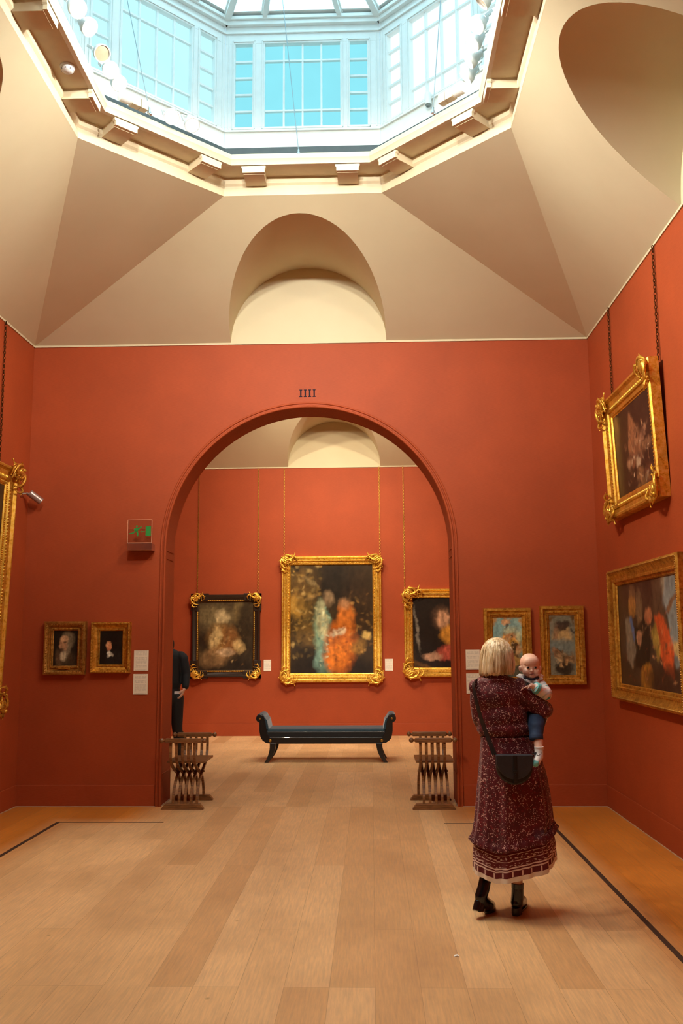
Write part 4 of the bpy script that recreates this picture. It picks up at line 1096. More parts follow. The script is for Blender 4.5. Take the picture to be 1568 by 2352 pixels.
# ------------------------------------------------------------------ bench in the next gallery
M_EBONY = simple('ebonised_wood', C(20, 20, 21), 0.3, vary=0.1, coat=0.3)
M_VELVET = simple('blue_upholstery', C(32, 62, 76), 0.8, vary=0.12, vscale=30, sheen=0.4, bump=0.15, bscale=220)
t = thing('scroll_bench', 'dark scroll-armed bench with blue upholstery under the largest painting', 'bench', (-0.613, 3.155, 0))
BD = 0.50
def sabre(sx, y):
    m = MB(); pr = []
    for k in range(9):
        f = k / 8; z = 0.25 * (1 - f); x = 0.700 + 0.085 * f ** 2.2; hw = 0.042 - 0.016 * f
        pr.append((x, z, hw))
    poly = [(sx * (x - hw), z) for x, z, hw in pr] + [(sx * (x + hw), z) for x, z, hw in pr[::-1]]
    m.prism(poly, y, y + 0.045)
    return m
for sx in (-1, 1):
    for y in (0.0, BD - 0.045): sabre(sx, y).build('leg', M_EBONY, t, bevel=0.004)
m = MB(); m.box(-0.745, 0.745, 0.004, BD - 0.004, 0.243, 0.322); m.box(-0.735, 0.735, -0.002, 0.01, 0.316, 0.326); m.build('seat_rail', M_EBONY, t, bevel=0.006)
m = MB(); m.box(-0.775, 0.775, 0.012, BD - 0.012, 0.322, 0.435); m.build('seat_cushion', M_VELVET, t, bevel=0.022)
m = MB(); m.tube([(-0.77, 0.010, 0.392), (0.77, 0.010, 0.392)], 0.006, 8); m.build('piping', M_EBONY, t, smooth=60)
m = MB(); m.box(-0.765, 0.765, 0.006, 0.016, 0.326, 0.388); m.build('cushion_border', simple('black_border', C(14, 17, 20), 0.7), t, bevel=0.003)
for sx in (-1, 1):
    cx_, cz_, r_ = 0.872, 0.568, 0.054
    outer = [(cx_ + r_ * math.cos(a), cz_ + r_ * math.sin(a)) for a in [R(250) + R(280) * k / 14 - R(360) for k in range(0)]]
    poly = [(0.730, 0.246), (0.790, 0.252), (0.838, 0.285), (0.868, 0.340), (0.880, 0.405), (0.880, 0.515)]
    poly += [(cx_ + r_ * math.cos(a), cz_ + r_ * math.sin(a)) for a in [R(-70 + 235 * k / 14) for k in range(15)]]
    poly += [(0.800, 0.520), (0.790, 0.45), (0.775, 0.380), (0.745, 0.330)]
    m = MB(); m.prism([(sx * x, z) for x, z in poly], 0.0, 0.045); m.prism([(sx * x, z) for x, z in poly], BD - 0.045, BD); m.box(min(sx * 0.80, sx * 0.86), max(sx * 0.80, sx * 0.86), 0.03, BD - 0.03, 0.30, 0.50)
    ar = m.build('armrest', M_EBONY, t, bevel=0.005)
    up = [(cx_ + (r_ + 0.006) * math.cos(a), cz_ + (r_ + 0.006) * math.sin(a)) for a in [R(40 + 125 * k / 10) for k in range(11)]]
    up += [(0.780, 0.540), (0.765, 0.47), (0.755, 0.42), (0.80, 0.42), (0.845, 0.54)]
    m = MB(); m.prism([(sx * x, z) for x, z in up], 0.020, BD - 0.020); m.build('arm_upholstery', M_VELVET, ar, bevel=0.006)
    for x, z, rr in ((0.872, 0.566, 0.013), (0.735, 0.283, 0.019)):
        m = MB(); m.lathe([(0.0, -0.006), (rr, -0.004), (rr, 0.0), (rr * 0.7, 0.004), (rr * 0.55, 0.003), (rr * 0.4, 0.008), (0.0, 0.010)], T(sx * x, -0.001, z) @ RX(PI / 2), 16); m.build('brass_rosette', M_BRASS, ar, smooth=40)


# ------------------------------------------------------------------ two X-frame chairs guarding the doorway, seen side on
def x_chair(loc, label_):
    t = thing('x_frame_chair', label_, 'chair', loc)
    HY, L2 = 0.285, 0.230
    def slat(sgn, x):
        # one curved stave from the arm on one side to the foot on the other
        prof = [(-0.268, 0.632), (-0.278, 0.56), (-0.272, 0.49), (-0.235, 0.425), (-0.165, 0.380), (-0.085, 0.348), (0.0, 0.318), (0.085, 0.282), (0.160, 0.238), (0.215, 0.180), (0.245, 0.115), (0.256, 0.045)]
        P = [Vector((0, y * sgn, z)) for y, z in prof]; rings = []
        for i, p in enumerate(P):
            d = (P[min(i + 1, len(P) - 1)] - P[max(i - 1, 0)]).normalized(); nn = Vector((1, 0, 0)).cross(d)
            rings.append([p + Vector((x - 0.0125, 0, 0)) + nn * 0.012, p + Vector((x + 0.0125, 0, 0)) + nn * 0.012, p + Vector((x + 0.0125, 0, 0)) - nn * 0.012, p + Vector((x - 0.0125, 0, 0)) - nn * 0.012])
        m = MB(); m.loft(rings, True, True)
        return m
    for sgn, off in ((1, 0.0), (-1, 0.028)):
        for k in range(5): slat(sgn, -0.122 + 0.0575 * k + off).build('stave', M_WALNUT, t, bevel=0.003)
    for sy in (-1, 1):
        m = MB(); y = sy * HY
        sec = [(-0.018, 0.622), (0.018, 0.622), (0.022, 0.640), (0.018, 0.664), (-0.018, 0.664), (-0.022, 0.640)]
        rings = []
        for x, s in ((-0.180, 0.55), (-0.168, 1.0), (0.168, 1.0), (0.180, 0.55)):
            rings.append([(x, y + a * s, 0.643 + (z - 0.643) * s) for a, z in sec])
        m.loft(rings, True, True)
        ar = m.build('armrest', M_WALNUT, t, bevel=0.003)
        for sx in (-1, 1):
            m = MB(); m.tube([(sx * 0.176, y, 0.643), (sx * 0.190, y, 0.643)], [0.012, 0.010], 10); m.ball((sx * 0.207, y, 0.643), 0.024, 14, 10)
            m.build('ball_finial', M_WALNUT, ar, smooth=60)
        m = MB(); m.prism([(-0.205, 0.0), (0.205, 0.0), (0.205, 0.006), (0.168, 0.052), (-0.168, 0.052), (-0.205, 0.006)], sy * 0.256 - 0.030, sy * 0.256 + 0.030)
        m.build('foot_rail', M_WALNUT, t, bevel=0.003)
    m = MB(); m.box(-0.165, 0.205, -0.225, 0.225, 0.425, 0.445); m.build('seat', M_WALNUT, t, bevel=0.004)
    m = MB(); m.tube([(-0.14, 0, 0.318), (0.16, 0, 0.318)], 0.009, 8); m.build('pivot_rod', M_WALNUT, t, smooth=60)
    return t
x_chair((-1.822, 0.117, 0), 'brown X-frame wooden chair standing against the left side of the arch')
x_chair((0.578, 0.117, 0), 'brown X-frame wooden chair standing against the right side of the arch')

t = tag(MB().prism([(-0.012, 0), (0.011, 0), (0.013, 0.002), (0.004, 0.006), (-0.010, 0.003)], -0.012, 0.010).build('paper_scrap', simple('scrap_white', C(240, 238, 230), 0.7, vary=0), loc=(0.416, -4.169, 0.0)), 'tiny white scrap of paper lying on the floor planks', 'paper')


# ------------------------------------------------------------------ people
M_SKIN = simple('skin', C(214, 168, 142), 0.5, vary=0.05, vscale=20)
M_SKINB = simple('baby_skin', C(234, 188, 166), 0.45, vary=0.05, vscale=22)
M_BOOT = simple('black_leather', C(12, 12, 14), 0.22, vary=0.1, coat=0.3)
M_BAG = simple('dark_bag_leather', C(44, 46, 54), 0.5, vary=0.12, vscale=40, bump=0.1, bscale=160)
M_BAGD = simple('black_bag_leather', C(20, 19, 22), 0.45, vary=0.1)


def hand(mb, wrist, d, palm_n, side, size=0.17, curl=0.5):
    """palm and five separate bent fingers added to mb; d fingers' direction, palm_n out of the palm, side toward the thumb"""
    d = Vector(d).normalized(); n = Vector(palm_n); n = (n - d * n.dot(d)).normalized(); s = Vector(side); s = (s - d * s.dot(d) - n * s.dot(n)).normalized()
    w_ = Vector(wrist); u = size
    pc = w_ + d * u * 0.26
    rot = Matrix((s, d, n)).transposed()
    mb.ball(pc, (u * 0.21, u * 0.28, u * 0.085), 12, 8, rot=rot)
    mb.ball(w_, u * 0.13)
    for k, (off, ln, r_) in enumerate(((0.155, 0.40, 0.048), (0.053, 0.45, 0.05), (-0.05, 0.42, 0.048), (-0.145, 0.33, 0.042))):
        p = w_ + d * u * 0.46 + s * u * off; dd = d.copy(); pts = [w_ + d * u * 0.30 + s * u * off * 0.8, p]; rad = [u * r_, u * r_]
        for j, f in enumerate((0.45, 0.32, 0.23)):
            a = curl * (0.55 + 0.35 * j)
            dd = (dd * math.cos(a) + n * math.sin(a)).normalized() if j else (d * math.cos(curl * 0.4) + n * math.sin(curl * 0.4)).normalized()
            p = p + dd * u * ln * f; pts.append(p); rad.append(u * r_ * (0.95 - 0.12 * j))
        mb.limb(pts, rad, 8)
    b0 = w_ + d * u * 0.14 + s * u * 0.15
    td = (d * 0.62 + s * 0.6 + n * 0.35).normalized(); td2 = (d * 0.85 + s * 0.15 + n * 0.4).normalized()
    mb.limb([w_ + d * u * 0.1 + s * u * 0.05, b0 + td * u * 0.06, b0 + td * u * 0.22, b0 + td * u * 0.22 + td2 * u * 0.18], [u * 0.07, u * 0.068, u * 0.055, u * 0.045], 8)


# --- woman with her back to us
W = thing('person', 'woman with blonde bob in dark red patterned dress, seen from behind, carrying a baby', 'person', (0.80, -3.45, 0))

def mk_print(name, hem=False):
    k = NT(name); v = k.coord()
    base = k.ramp(k.noise(v, 10, 3), [(0.3, C(68, 12, 20)), (0.7, C(100, 20, 31))])
    vo = k.n('ShaderNodeTexVoronoi', Vector=k.mapping(v, (1, 0.8, 0.85)), Scale=124.0)
    bw = k.n('ShaderNodeRGBToBW', Color=vo.outputs['Color']).outputs[0]
    dot = k.math('MULTIPLY', k.math('LESS_THAN', vo.outputs['Distance'], 0.25), k.math('GREATER_THAN', bw, 0.40))
    vo2 = k.n('ShaderNodeTexVoronoi', {'feature': 'DISTANCE_TO_EDGE'}, Vector=k.mapping(v, (1, 0.7, 1), (0.3, 0.5, 0.7)), Scale=60.0)
    stem = k.math('MULTIPLY', k.math('LESS_THAN', vo2.outputs['Distance'], 0.045), k.math('GREATER_THAN', k.noise(v, 52, 2), 0.60))
    m = k.math('MAXIMUM', dot, stem)
    fl = k.n('ShaderNodeTexVoronoi', Vector=v, Scale=40.0)
    flo = k.math('LESS_THAN', fl.outputs['Distance'], 0.28)
    col = k.mix(k.math('MULTIPLY', flo, 0.35), base, C(150, 34, 44))
    col = k.mix(k.math('MULTIPLY', m, 0.85), col, C(238, 196, 184))
    if hem:
        uv = k.n('ShaderNodeUVMap', {'uv_map': 'cloth'})
        xyz = k.n('ShaderNodeSeparateXYZ', Vector=uv.outputs[0]); U, V = xyz.outputs[0], xyz.outputs[1]
        def band(a, b): return k.math('MULTIPLY', k.math('GREATER_THAN', V, a), k.math('LESS_THAN', V, b))
        mot = k.noise(k.mapping(uv.outputs[0], (70, 90, 1)), 1.0, 2)
        mot2 = k.math('GREATER_THAN', mot, 0.56)
        tile = k.math('GREATER_THAN', k.math('FRACT', k.math('MULTIPLY', U, 26.0)), 0.84)
        lines = k.math('MAXIMUM', k.math('MAXIMUM', band(0.058, 0.066), band(0.074, 0.081)), k.math('MAXIMUM', band(0.112, 0.115), band(0.148, 0.151)))
        motif = k.math('MULTIPLY', k.math('MAXIMUM', band(0.084, 0.100), band(0.118, 0.145)), mot2)
        light = k.math('MAXIMUM', lines, k.math('MAXIMUM', k.math('MULTIPLY', motif, 0.75), k.math('MULTIPLY', band(0.028, 0.055), tile)))
        col2 = k.mix(k.math('MULTIPLY', light, 0.9), C(98, 20, 28), C(236, 212, 202))
        col2 = k.mix(k.math('LESS_THAN', V, 0.026), col2, C(232, 218, 200))
        col = col2
    k.p(Base_Color=col, Roughness=0.58, Sheen_Weight=0.15, Specular_IOR_Level=0.3)
    k.bump(k.noise(v, 30, 3), 0.15, 0.004)
    return k.m
M_PRINT = mk_print('maroon_print_fabric')
M_HEM = mk_print('maroon_hem_fabric', True)

b = MB()      # body, one surface
b.ball((-0.035, 0.02, 1.492), (0.076, 0.094, 0.108), 16, 12)
b.ball((-0.03, 0.075, 1.46), (0.055, 0.05, 0.075))
b.ball((-0.03, 0.123, 1.475), (0.012, 0.016, 0.020), 8, 6)
b.limb([(-0.045, 0.0, 1.30), (-0.042, 0.01, 1.42)], [0.056, 0.052])
b.limb([(-0.04, 0.0, 1.27), (-0.02, 0.0, 1.12), (0.0, 0.0, 1.0), (0.01, 0.01, 0.88)], [0.070, 0.075, 0.075, 0.105])
b.limb([(-0.145, 0.0, 1.285), (-0.152, 0.01, 1.19), (-0.140, 0.035, 1.10)], [0.038, 0.036, 0.034]); b.limb([(-0.145, 0.03, 1.10), (-0.06, 0.18, 1.11), (0.06, 0.26, 1.10)], [0.036, 0.032, 0.026])
b.limb([(0.085, 0.0, 1.285), (0.16, 0.0, 1.23), (0.235, 0.02, 1.175)], [0.048, 0.042, 0.036]); b.limb([(0.235, 0.02, 1.175), (0.255, 0.16, 1.14), (0.17, 0.275, 1.13)], [0.036, 0.032, 0.026])
hand(b, (0.06, 0.26, 1.10), (1, 0.05, 0.1), (0, -1, 0.2), (0, 0, 1), 0.165, 0.55)
hand(b, (0.17, 0.275, 1.13), (-1, 0.0, 0.1), (0, -1, 0), (0, 0, 1), 0.165, 0.5)
b.limb([(-0.075, 0.01, 0.86), (-0.095, 0.05, 0.50), (-0.136, -0.025, 0.225), (-0.158, -0.06, 0.16)], [0.080, 0.056, 0.030, 0.022])
b.limb([(0.075, 0.01, 0.86), (0.062, 0.03, 0.47), (0.044, 0.0, 0.20), (0.042, 0.0, 0.09)], [0.080, 0.058, 0.033, 0.024])
flesh('body', b, M_SKIN, W, 0.007, 6)

b = MB()      # blouse
b.ball((-0.045, 0.0, 1.332), (0.142, 0.082, 0.050), 16, 10)
b.ball((-0.045, 0.005, 1.25), (0.165, 0.108, 0.135), 18, 12)
b.ball((-0.02, 0.005, 1.13), (0.158, 0.112, 0.14), 18, 12)
b.ball((-0.004, 0.005, 1.06), (0.168, 0.118, 0.075), 18, 12)
b.tube([(-0.045, 0.0, 1.34), (-0.043, 0.006, 1.388)], [0.088, 0.068], 18)
b.limb([(-0.155, 0.0, 1.300), (-0.160, 0.005, 1.22), (-0.150, 0.02, 1.13), (-0.135, 0.045, 1.095)], [0.052, 0.050, 0.048, 0.046]); b.limb([(-0.135, 0.045, 1.095), (-0.07, 0.17, 1.11), (0.02, 0.235, 1.10)], [0.046, 0.048, 0.038])
b.ball((-0.178, 0.0, 1.326), (0.034, 0.040, 0.028)); b.ball((-0.200, -0.005, 1.312), (0.018, 0.034, 0.030))
b.limb([(0.060, 0.0, 1.305), (0.135, -0.012, 1.245), (0.205, -0.01, 1.190), (0.238, 0.03, 1.172)], [0.056, 0.060, 0.062, 0.058]); b.limb([(0.238, 0.03, 1.172), (0.245, 0.13, 1.15), (0.19, 0.25, 1.135)], [0.056, 0.050, 0.038])
b.ball((0.225, -0.02, 1.165), (0.055, 0.05, 0.050)); b.ball((0.090, -0.005, 1.338), (0.036, 0.042, 0.028))
me_b = flesh('blouse', b, M_PRINT, W, 0.007, 5)
for v_ in me_b.data.vertices:       # soft creases
    p = v_.co; n_ = noise.noise(Vector((p.x * 14, p.y * 14, p.z * 5))) * 0.006 + noise.noise(Vector((p.x * 34, p.y * 34, p.z * 9 + 3))) * 0.003
    v_.co = p + v_.normal * n_


def zhem(x): return 0.205 + max(0, x + 0.10) * 0.185 + max(0, -0.10 - x) * 0.30 + max(0, x - 0.2) * 0.35


def skirt_rings(spec, n=120, f0=0.0, hem=None, seed=0):
    """spec rows: z, cx, hx, hy, fold amount"""
    rings = []
    for z, cx_, hx, hy, fa in spec:
        ring = []
        for j in range(n):
            a = 2 * PI * j / n
            fo = fa * (0.5 * math.sin(7 * a + 1.3 + seed) + 0.35 * math.sin(13 * a + 0.4 + seed) + 0.25 * math.sin(23 * a + z * 2))
            x = cx_ + (hx + fo) * math.cos(a); y = (hy + fo) * math.sin(a)
            ring.append((x, y, z))
        rings.append(ring)
    return rings


b = MB()
top = [(1.005, 0.004, 0.150, 0.105, 0.0), (0.975, 0.006, 0.157, 0.112, 0.003), (0.93, 0.016, 0.170, 0.122, 0.004), (0.88, 0.026, 0.184, 0.134, 0.005), (0.80, 0.032, 0.199, 0.146, 0.007), (0.70, 0.034, 0.212, 0.156, 0.009),
       (0.60, 0.034, 0.222, 0.164, 0.011), (0.53, 0.032, 0.229, 0.168, 0.012), (0.47, 0.028, 0.237, 0.172, 0.012)]
rg = skirt_rings(top)
def low(zoff, hx, hy, fa, cx_=0.026, amp=0.0, k_=31):
    ring = []
    for j in range(120):
        a = 2 * PI * j / 120
        fo = fa * (0.5 * math.sin(7 * a + 1.3) + 0.35 * math.sin(13 * a + 0.4) + 0.25 * math.sin(23 * a)) + amp * math.sin(k_ * a + math.sin(3 * a))
        x = cx_ + (hx + fo) * math.cos(a); y = (hy + fo) * math.sin(a)
        ring.append((x, y, zhem(x) + zoff))
    return ring
rg += [low(0.225, 0.239, 0.174, 0.012), low(0.200, 0.246, 0.182, 0.012, amp=0.004), low(0.180, 0.256, 0.192, 0.012, amp=0.009), low(0.168, 0.252, 0.188, 0.012, amp=0.007)]
b.loft(rg, True, False)
sk = b.build('skirt', M_PRINT, W, smooth=180)
b = MB(); hr = [low(0.172, 0.222, 0.160, 0.010), low(0.15, 0.231, 0.168, 0.012), low(0.11, 0.237, 0.174, 0.014), low(0.07, 0.238, 0.175, 0.015), low(0.035, 0.239, 0.177, 0.016), low(0.0, 0.240, 0.178, 0.017)]
b.loft(hr, True, False)
hp = b.build('hem_panel', M_HEM, W, smooth=180)
uvl = hp.data.uv_layers.new(name='cloth')
zo = [0.172, 0.15, 0.11, 0.07, 0.035, 0.0]
for poly in hp.data.polygons:
    js = [hp.data.loops[li].vertex_index for li in poly.loop_indices]
    for li in poly.loop_indices:
        vi = hp.data.loops[li].vertex_index; r_, j = divmod(vi, 120)
        u_ = j / 120.0
        if j == 0 and any(q % 120 == 119 for q in js): u_ = 1.0
        uvl.data[li].uv = (u_, zo[r_])
# waist gathers
b = MB(); b.loft(skirt_rings([(1.018, 0.003, 0.150, 0.107, 0.004), (1.005, 0.004, 0.153, 0.110, 0.005), (0.992, 0.004, 0.151, 0.108, 0.004)]), True, False); b.build('waistband', M_PRINT, W, smooth=180)


def mk_hair():
    k = NT('blonde_hair'); v = k.coord()
    n = k.noise(k.mapping(v, (60, 60, 4)), 1.0, 4, 0.65); n2 = k.noise(k.mapping(v, (30, 30, 3)), 1.0, 3)
    c = k.ramp(n, [(0.34, C(132, 104, 74)), (0.45, C(210, 178, 130)), (0.60, C(248, 230, 196))])
    k.p(Base_Color=k.mix(k.ramp(n2, [(0.5, (0, 0, 0)), (0.75, (0.7, 0.7, 0.7))]), c, C(124, 98, 70)), Roughness=0.42)
    k.bump(n, 0.35, 0.004)
    return k.m
M_HAIR = mk_hair()
b = MB(); rings = []; n = 160
prof = [(1.607, 0.004), (1.604, 0.026), (1.596, 0.046), (1.580, 0.066), (1.556, 0.083), (1.525, 0.096), (1.49, 0.103), (1.455, 0.106), (1.425, 0.106), (1.40, 0.103), (1.386, 0.097), (1.382, 0.088)]
for i, (z, r_) in enumerate(prof):
    ring = []
    for j in range(n):
        a = 2 * PI * j / n
        g = (noise.noise(Vector((math.cos(a) * 9, math.sin(a) * 9, z * 2))) * 0.006 + noise.noise(Vector((math.cos(a) * 30, math.sin(a) * 30, z * 3))) * 0.0035) * min(1, i / 4)
        ragged = noise.noise(Vector((math.cos(a) * 16, math.sin(a) * 16, 5))) * 0.010 if i > 8 else 0
        front = max(0.0, math.sin(a)) * (0.030 if i > 4 else 0.0)
        cx_ = -0.036 + (0.0 if i < 7 else -0.0035 * (i - 7) * (1 if math.cos(a) < 0 else 0.2))
        ring.append((cx_ + (r_ + g) * math.cos(a), 0.012 + (r_ * 1.06 + g - front) * math.sin(a), z + ragged + 0.006 * math.cos(a) * (i > 8)))
    rings.append(ring)
b.loft(rings, True, True)
hr_ = b.build('hair', M_HAIR, W, smooth=180)
b = MB(); rr = random.Random(2)
for k in range(150):
    a = R(180 + 10 + 160 * rr.random()) if k < 120 else R(-20 + 220 * rr.random() + 160)
    z0 = 1.56 - 0.05 * rr.random(); pts = []
    for q in range(7):
        f = q / 6; z = z0 - (z0 - 1.378 - 0.014 * rr.random() * (q == 6)) * f
        r_ = np.interp(z, [1.38, 1.40, 1.455, 1.525, 1.556, 1.58], [0.097, 0.104, 0.107, 0.097, 0.085, 0.068])
        aa = a + 0.10 * math.sin(f * 2.2 + k) * f
        pts.append((-0.036 + r_ * math.cos(aa), 0.012 + r_ * 1.06 * math.sin(aa), z))
    b.tube(pts, [0.0006, 0.0012, 0.0015, 0.0015, 0.0015, 0.0013, 0.0006], 5)
b.build('strands', M_HAIR, hr_, smooth=180)

# boots
def sole_slab(mb, pts, rad, up, t0, t1):
    """outline round a chain of discs lying in the plane whose normal is up"""
    up = Vector(up).normalized(); P = [Vector(p) for p in pts]; d = (P[-1] - P[0]); d = (d - up * d.dot(up)).normalized(); s_ = up.cross(d)
    left = []; right = []; cap0 = []; cap1 = []
    for k in range(9): a = PI / 2 + PI * k / 8; cap0.append(P[0] + d * math.cos(a) * rad[0] + s_ * math.sin(a) * rad[0])
    for p, r_ in list(zip(P, rad))[1:-1]: right.append(p - s_ * r_); left.append(p + s_ * r_)
    for k in range(9): a = -PI / 2 + PI * k / 8; cap1.append(P[-1] + d * math.cos(a) * rad[-1] + s_ * math.sin(a) * rad[-1])
    out = cap0 + right + cap1 + left[::-1]
    mb.loft([[p + up * t0 for p in out], [p + up * t1 for p in out]], True, True)
    return mb
b = MB()      # right, flat on the floor, toe turned out
b.limb([(0.044, 0.0, 0.150), (0.041, -0.003, 0.10), (0.036, -0.004, 0.066)], [0.036, 0.037, 0.037], 16)
b.limb([(0.035, -0.010, 0.062), (0.058, 0.060, 0.050), (0.086, 0.142, 0.036), (0.102, 0.185, 0.028)], [0.034, 0.036, 0.035, 0.024], 16)
bt = flesh('boot', b, M_BOOT, W, 0.005, 4)
b = MB(); sole_slab(b, [(0.026, -0.028, 0), (0.034, -0.004, 0), (0.040, 0.014, 0)], [0.024, 0.032, 0.026], (0, 0, 1), 0.001, 0.045); b.build('heel', M_BOOT, bt, bevel=0.003)
b = MB(); b.tube([(0.044, 0.0, 0.145), (0.0445, 0.0, 0.172)], [0.037, 0.0372], 20); b.build('cuff', M_BOOT, bt, smooth=50)
b = MB(); sole_slab(b, [(0.055, 0.052, 0), (0.072, 0.102, 0), (0.088, 0.146, 0), (0.102, 0.188, 0)], [0.026, 0.033, 0.035, 0.024], (0, 0, 1), 0.001, 0.014); b.build('sole', M_BOOT, bt, bevel=0.003)
b = MB()      # left, heel lifted behind her, weight on the toe
b.limb([(-0.150, -0.050, 0.205), (-0.166, -0.068, 0.155), (-0.182, -0.080, 0.118)], [0.036, 0.037, 0.037], 16)
b.limb([(-0.182, -0.082, 0.112), (-0.158, -0.044, 0.078), (-0.132, 0.004, 0.048), (-0.113, 0.050, 0.034), (-0.100, 0.082, 0.028)], [0.035, 0.037, 0.037, 0.033, 0.024], 16)
bt = flesh('boot', b, M_BOOT, W, 0.005, 4)
hu = Vector((0.30, 0.40, 0.86)).normalized()
b = MB(); sole_slab(b, [(-0.214, -0.110, 0.052), (-0.203, -0.092, 0.056), (-0.190, -0.072, 0.042)], [0.022, 0.031, 0.026], hu, -0.004, 0.050); b.build('heel', M_BOOT, bt, bevel=0.003)
b = MB(); b.tube([(-0.1495, -0.0495, 0.200), (-0.140, -0.040, 0.228)], [0.037, 0.0375], 20); b.build('cuff', M_BOOT, bt, smooth=50)
b = MB(); sole_slab(b, [(-0.134, 0.006, 0.004), (-0.122, 0.035, 0.002), (-0.112, 0.058, 0.001), (-0.100, 0.084, 0.001)], [0.022, 0.031, 0.033, 0.024], (0, 0, 1), 0.0, 0.014); b.build('sole', M_BOOT, bt, bevel=0.003)

# --- shoulder bag
B = thing('shoulder_bag', 'dark half-moon leather shoulder bag with long strap hanging across the woman\'s back', 'bag', (0.818, -3.632, 0.765))
half = [(-0.104 + 0.0, 0.160)] + [(-0.104 * math.cos(PI * k / 20), 0.098 - 0.098 * math.sin(PI * k / 20)) for k in range(21)] + [(0.104, 0.160)]
b = MB(); b.prism(half, -0.030, 0.030); b.build('bag_body', M_BAGD, B, bevel=0.010)
fl = [(-0.106, 0.166)] + [(-0.106 * math.cos(PI * k / 20), 0.136 - 0.104 * math.sin(PI * k / 20)) for k in range(21)] + [(0.106, 0.166)]
b = MB(); b.prism(fl, -0.038, -0.029); b.box(-0.106, 0.106, -0.038, 0.030, 0.160, 0.168); b.build('flap', M_BAG, B, bevel=0.003)
b = MB(); b.box(-0.011, 0.011, -0.043, -0.036, 0.020, 0.168); b.box(-0.011, 0.011, -0.036, -0.030, 0.004, 0.030); b.build('closing_strap', M_BAGD, B, bevel=0.002)
b = MB(); b.box(-0.014, 0.014, -0.047, -0.042, 0.072, 0.084); b.ball((0.0, -0.046, 0.062), 0.004); b.build('strap_keeper', M_BAGD, B, bevel=0.002)
b = MB()
for sx in (-1, 1): b.tube([(sx * 0.108 + 0.010 * math.cos(a), 0, 0.160 + 0.010 * math.sin(a)) for a in [2 * PI * k / 12 for k in range(13)]], 0.0022, 6)
b.build('strap_ring', M_CHROME, B, smooth=60)
b = MB()
sp = [(-0.110, -0.002, 0.165), (-0.128, 0.010, 0.215), (-0.152, 0.040, 0.285), (-0.178, 0.052, 0.370), (-0.200, 0.060, 0.460), (-0.212, 0.085, 0.535), (-0.208, 0.125, 0.575), (-0.185, 0.180, 0.588), (-0.150, 0.255, 0.560), (-0.08, 0.325, 0.45), (0.05, 0.345, 0.33), (0.15, 0.30, 0.24), (0.20, 0.19, 0.19), (0.17, 0.06, 0.165), (0.110, 0.0, 0.163)]
P = [Vector(p) for p in sp]
# smooth the strap path
for _ in range(2):
    Q = [P[0]]
    for i in range(len(P) - 1): Q += [P[i] * 0.75 + P[i + 1] * 0.25, P[i] * 0.25 + P[i + 1] * 0.75]
    P = Q + [P[-1]]
rings = []; cen = Vector((0.0, 0.18, 0.35))
for i, p in enumerate(P):
    d = (P[min(i + 1, len(P) - 1)] - P[max(i - 1, 0)]).normalized(); o_ = (p - Vector((-0.03, 0.17, p.z))); o_.z = 0.15 if p.z > 0.55 else 0; o_ = (o_ - d * o_.dot(d)).normalized(); s_ = d.cross(o_)
    rings.append([p + s_ * a * 0.0135 + o_ * c * 0.0022 for a, c in ((-1, -1), (1, -1), (1, 1), (-1, 1))])
b.loft(rings, True, True); b.build('shoulder_strap', M_BAGD, B, smooth=40)

# --- baby looking back over her shoulder
Y = thing('baby', 'bald baby in striped top and blue jeans looking over the woman\'s right shoulder', 'person', (0.975, -3.37, 0.87))
o0 = Vector((0.975, -3.37, 0.87))
def L(x, y, z): return (x - o0.x, y - o0.y, z - o0.z)
hc = Vector(L(0.972, -3.385, 1.440)); hb = MB()
def hp_(x, y, z): return hc + Vector((x, y, z))
# head turned to the camera (-y)
hb.ball(hp_(0, 0.014, 0.012), (0.0585, 0.072, 0.056), 24, 16); hb.ball(hp_(0, 0.0, -0.018), (0.0545, 0.058, 0.058), 24, 16)
hb.ball(hp_(0, -0.034, 0.014), (0.046, 0.030, 0.036), 18, 12)                         # forehead
for sx in (-1, 1):
    hb.ball(hp_(sx * 0.027, -0.034, -0.044), (0.0255, 0.026, 0.026), 16, 12)          # cheeks
    hb.ball(hp_(sx * 0.0600, 0.004, -0.026), (0.009, 0.012, 0.018), 10, 8)            # ears
    hb.ball(hp_(sx * 0.0655, 0.004, -0.021), (0.005, 0.010, 0.014), 10, 8)
hb.ball(hp_(0, -0.036, -0.070), (0.024, 0.020, 0.015), 14, 10)                        # chin
hb.ball(hp_(0, -0.055, -0.028), (0.0065, 0.0075, 0.014), 10, 8); hb.ball(hp_(0, -0.0625, -0.036), (0.0078, 0.0070, 0.0055), 10, 8)
hb.ball(hp_(0.0065, -0.059, -0.0375), (0.004, 0.0045, 0.0035), 8, 6); hb.ball(hp_(-0.0065, -0.059, -0.0375), (0.004, 0.0045, 0.0035), 8, 6)
hb.ball(hp_(0, -0.052, -0.052), (0.016, 0.009, 0.008), 12, 8)
hb.limb([L(0.975, -3.365, 1.28), L(0.973, -3.372, 1.40)], [0.040, 0.034])
hb.limb([L(0.985, -3.36, 1.28), L(0.992, -3.35, 1.14)], [0.070, 0.075])
# the arm over the woman's shoulder and its hand
hb.limb([L(1.040, -3.385, 1.310), L(1.056, -3.46, 1.262), L(0.985, -3.500, 1.305), L(0.955, -3.512, 1.318)], [0.028, 0.025, 0.022, 0.016])
hand(hb, L(0.952, -3.514, 1.318), (-1, -0.15, -0.25), (0.1, -0.2, -1), (0, -1, -0.1), 0.082, 0.30)
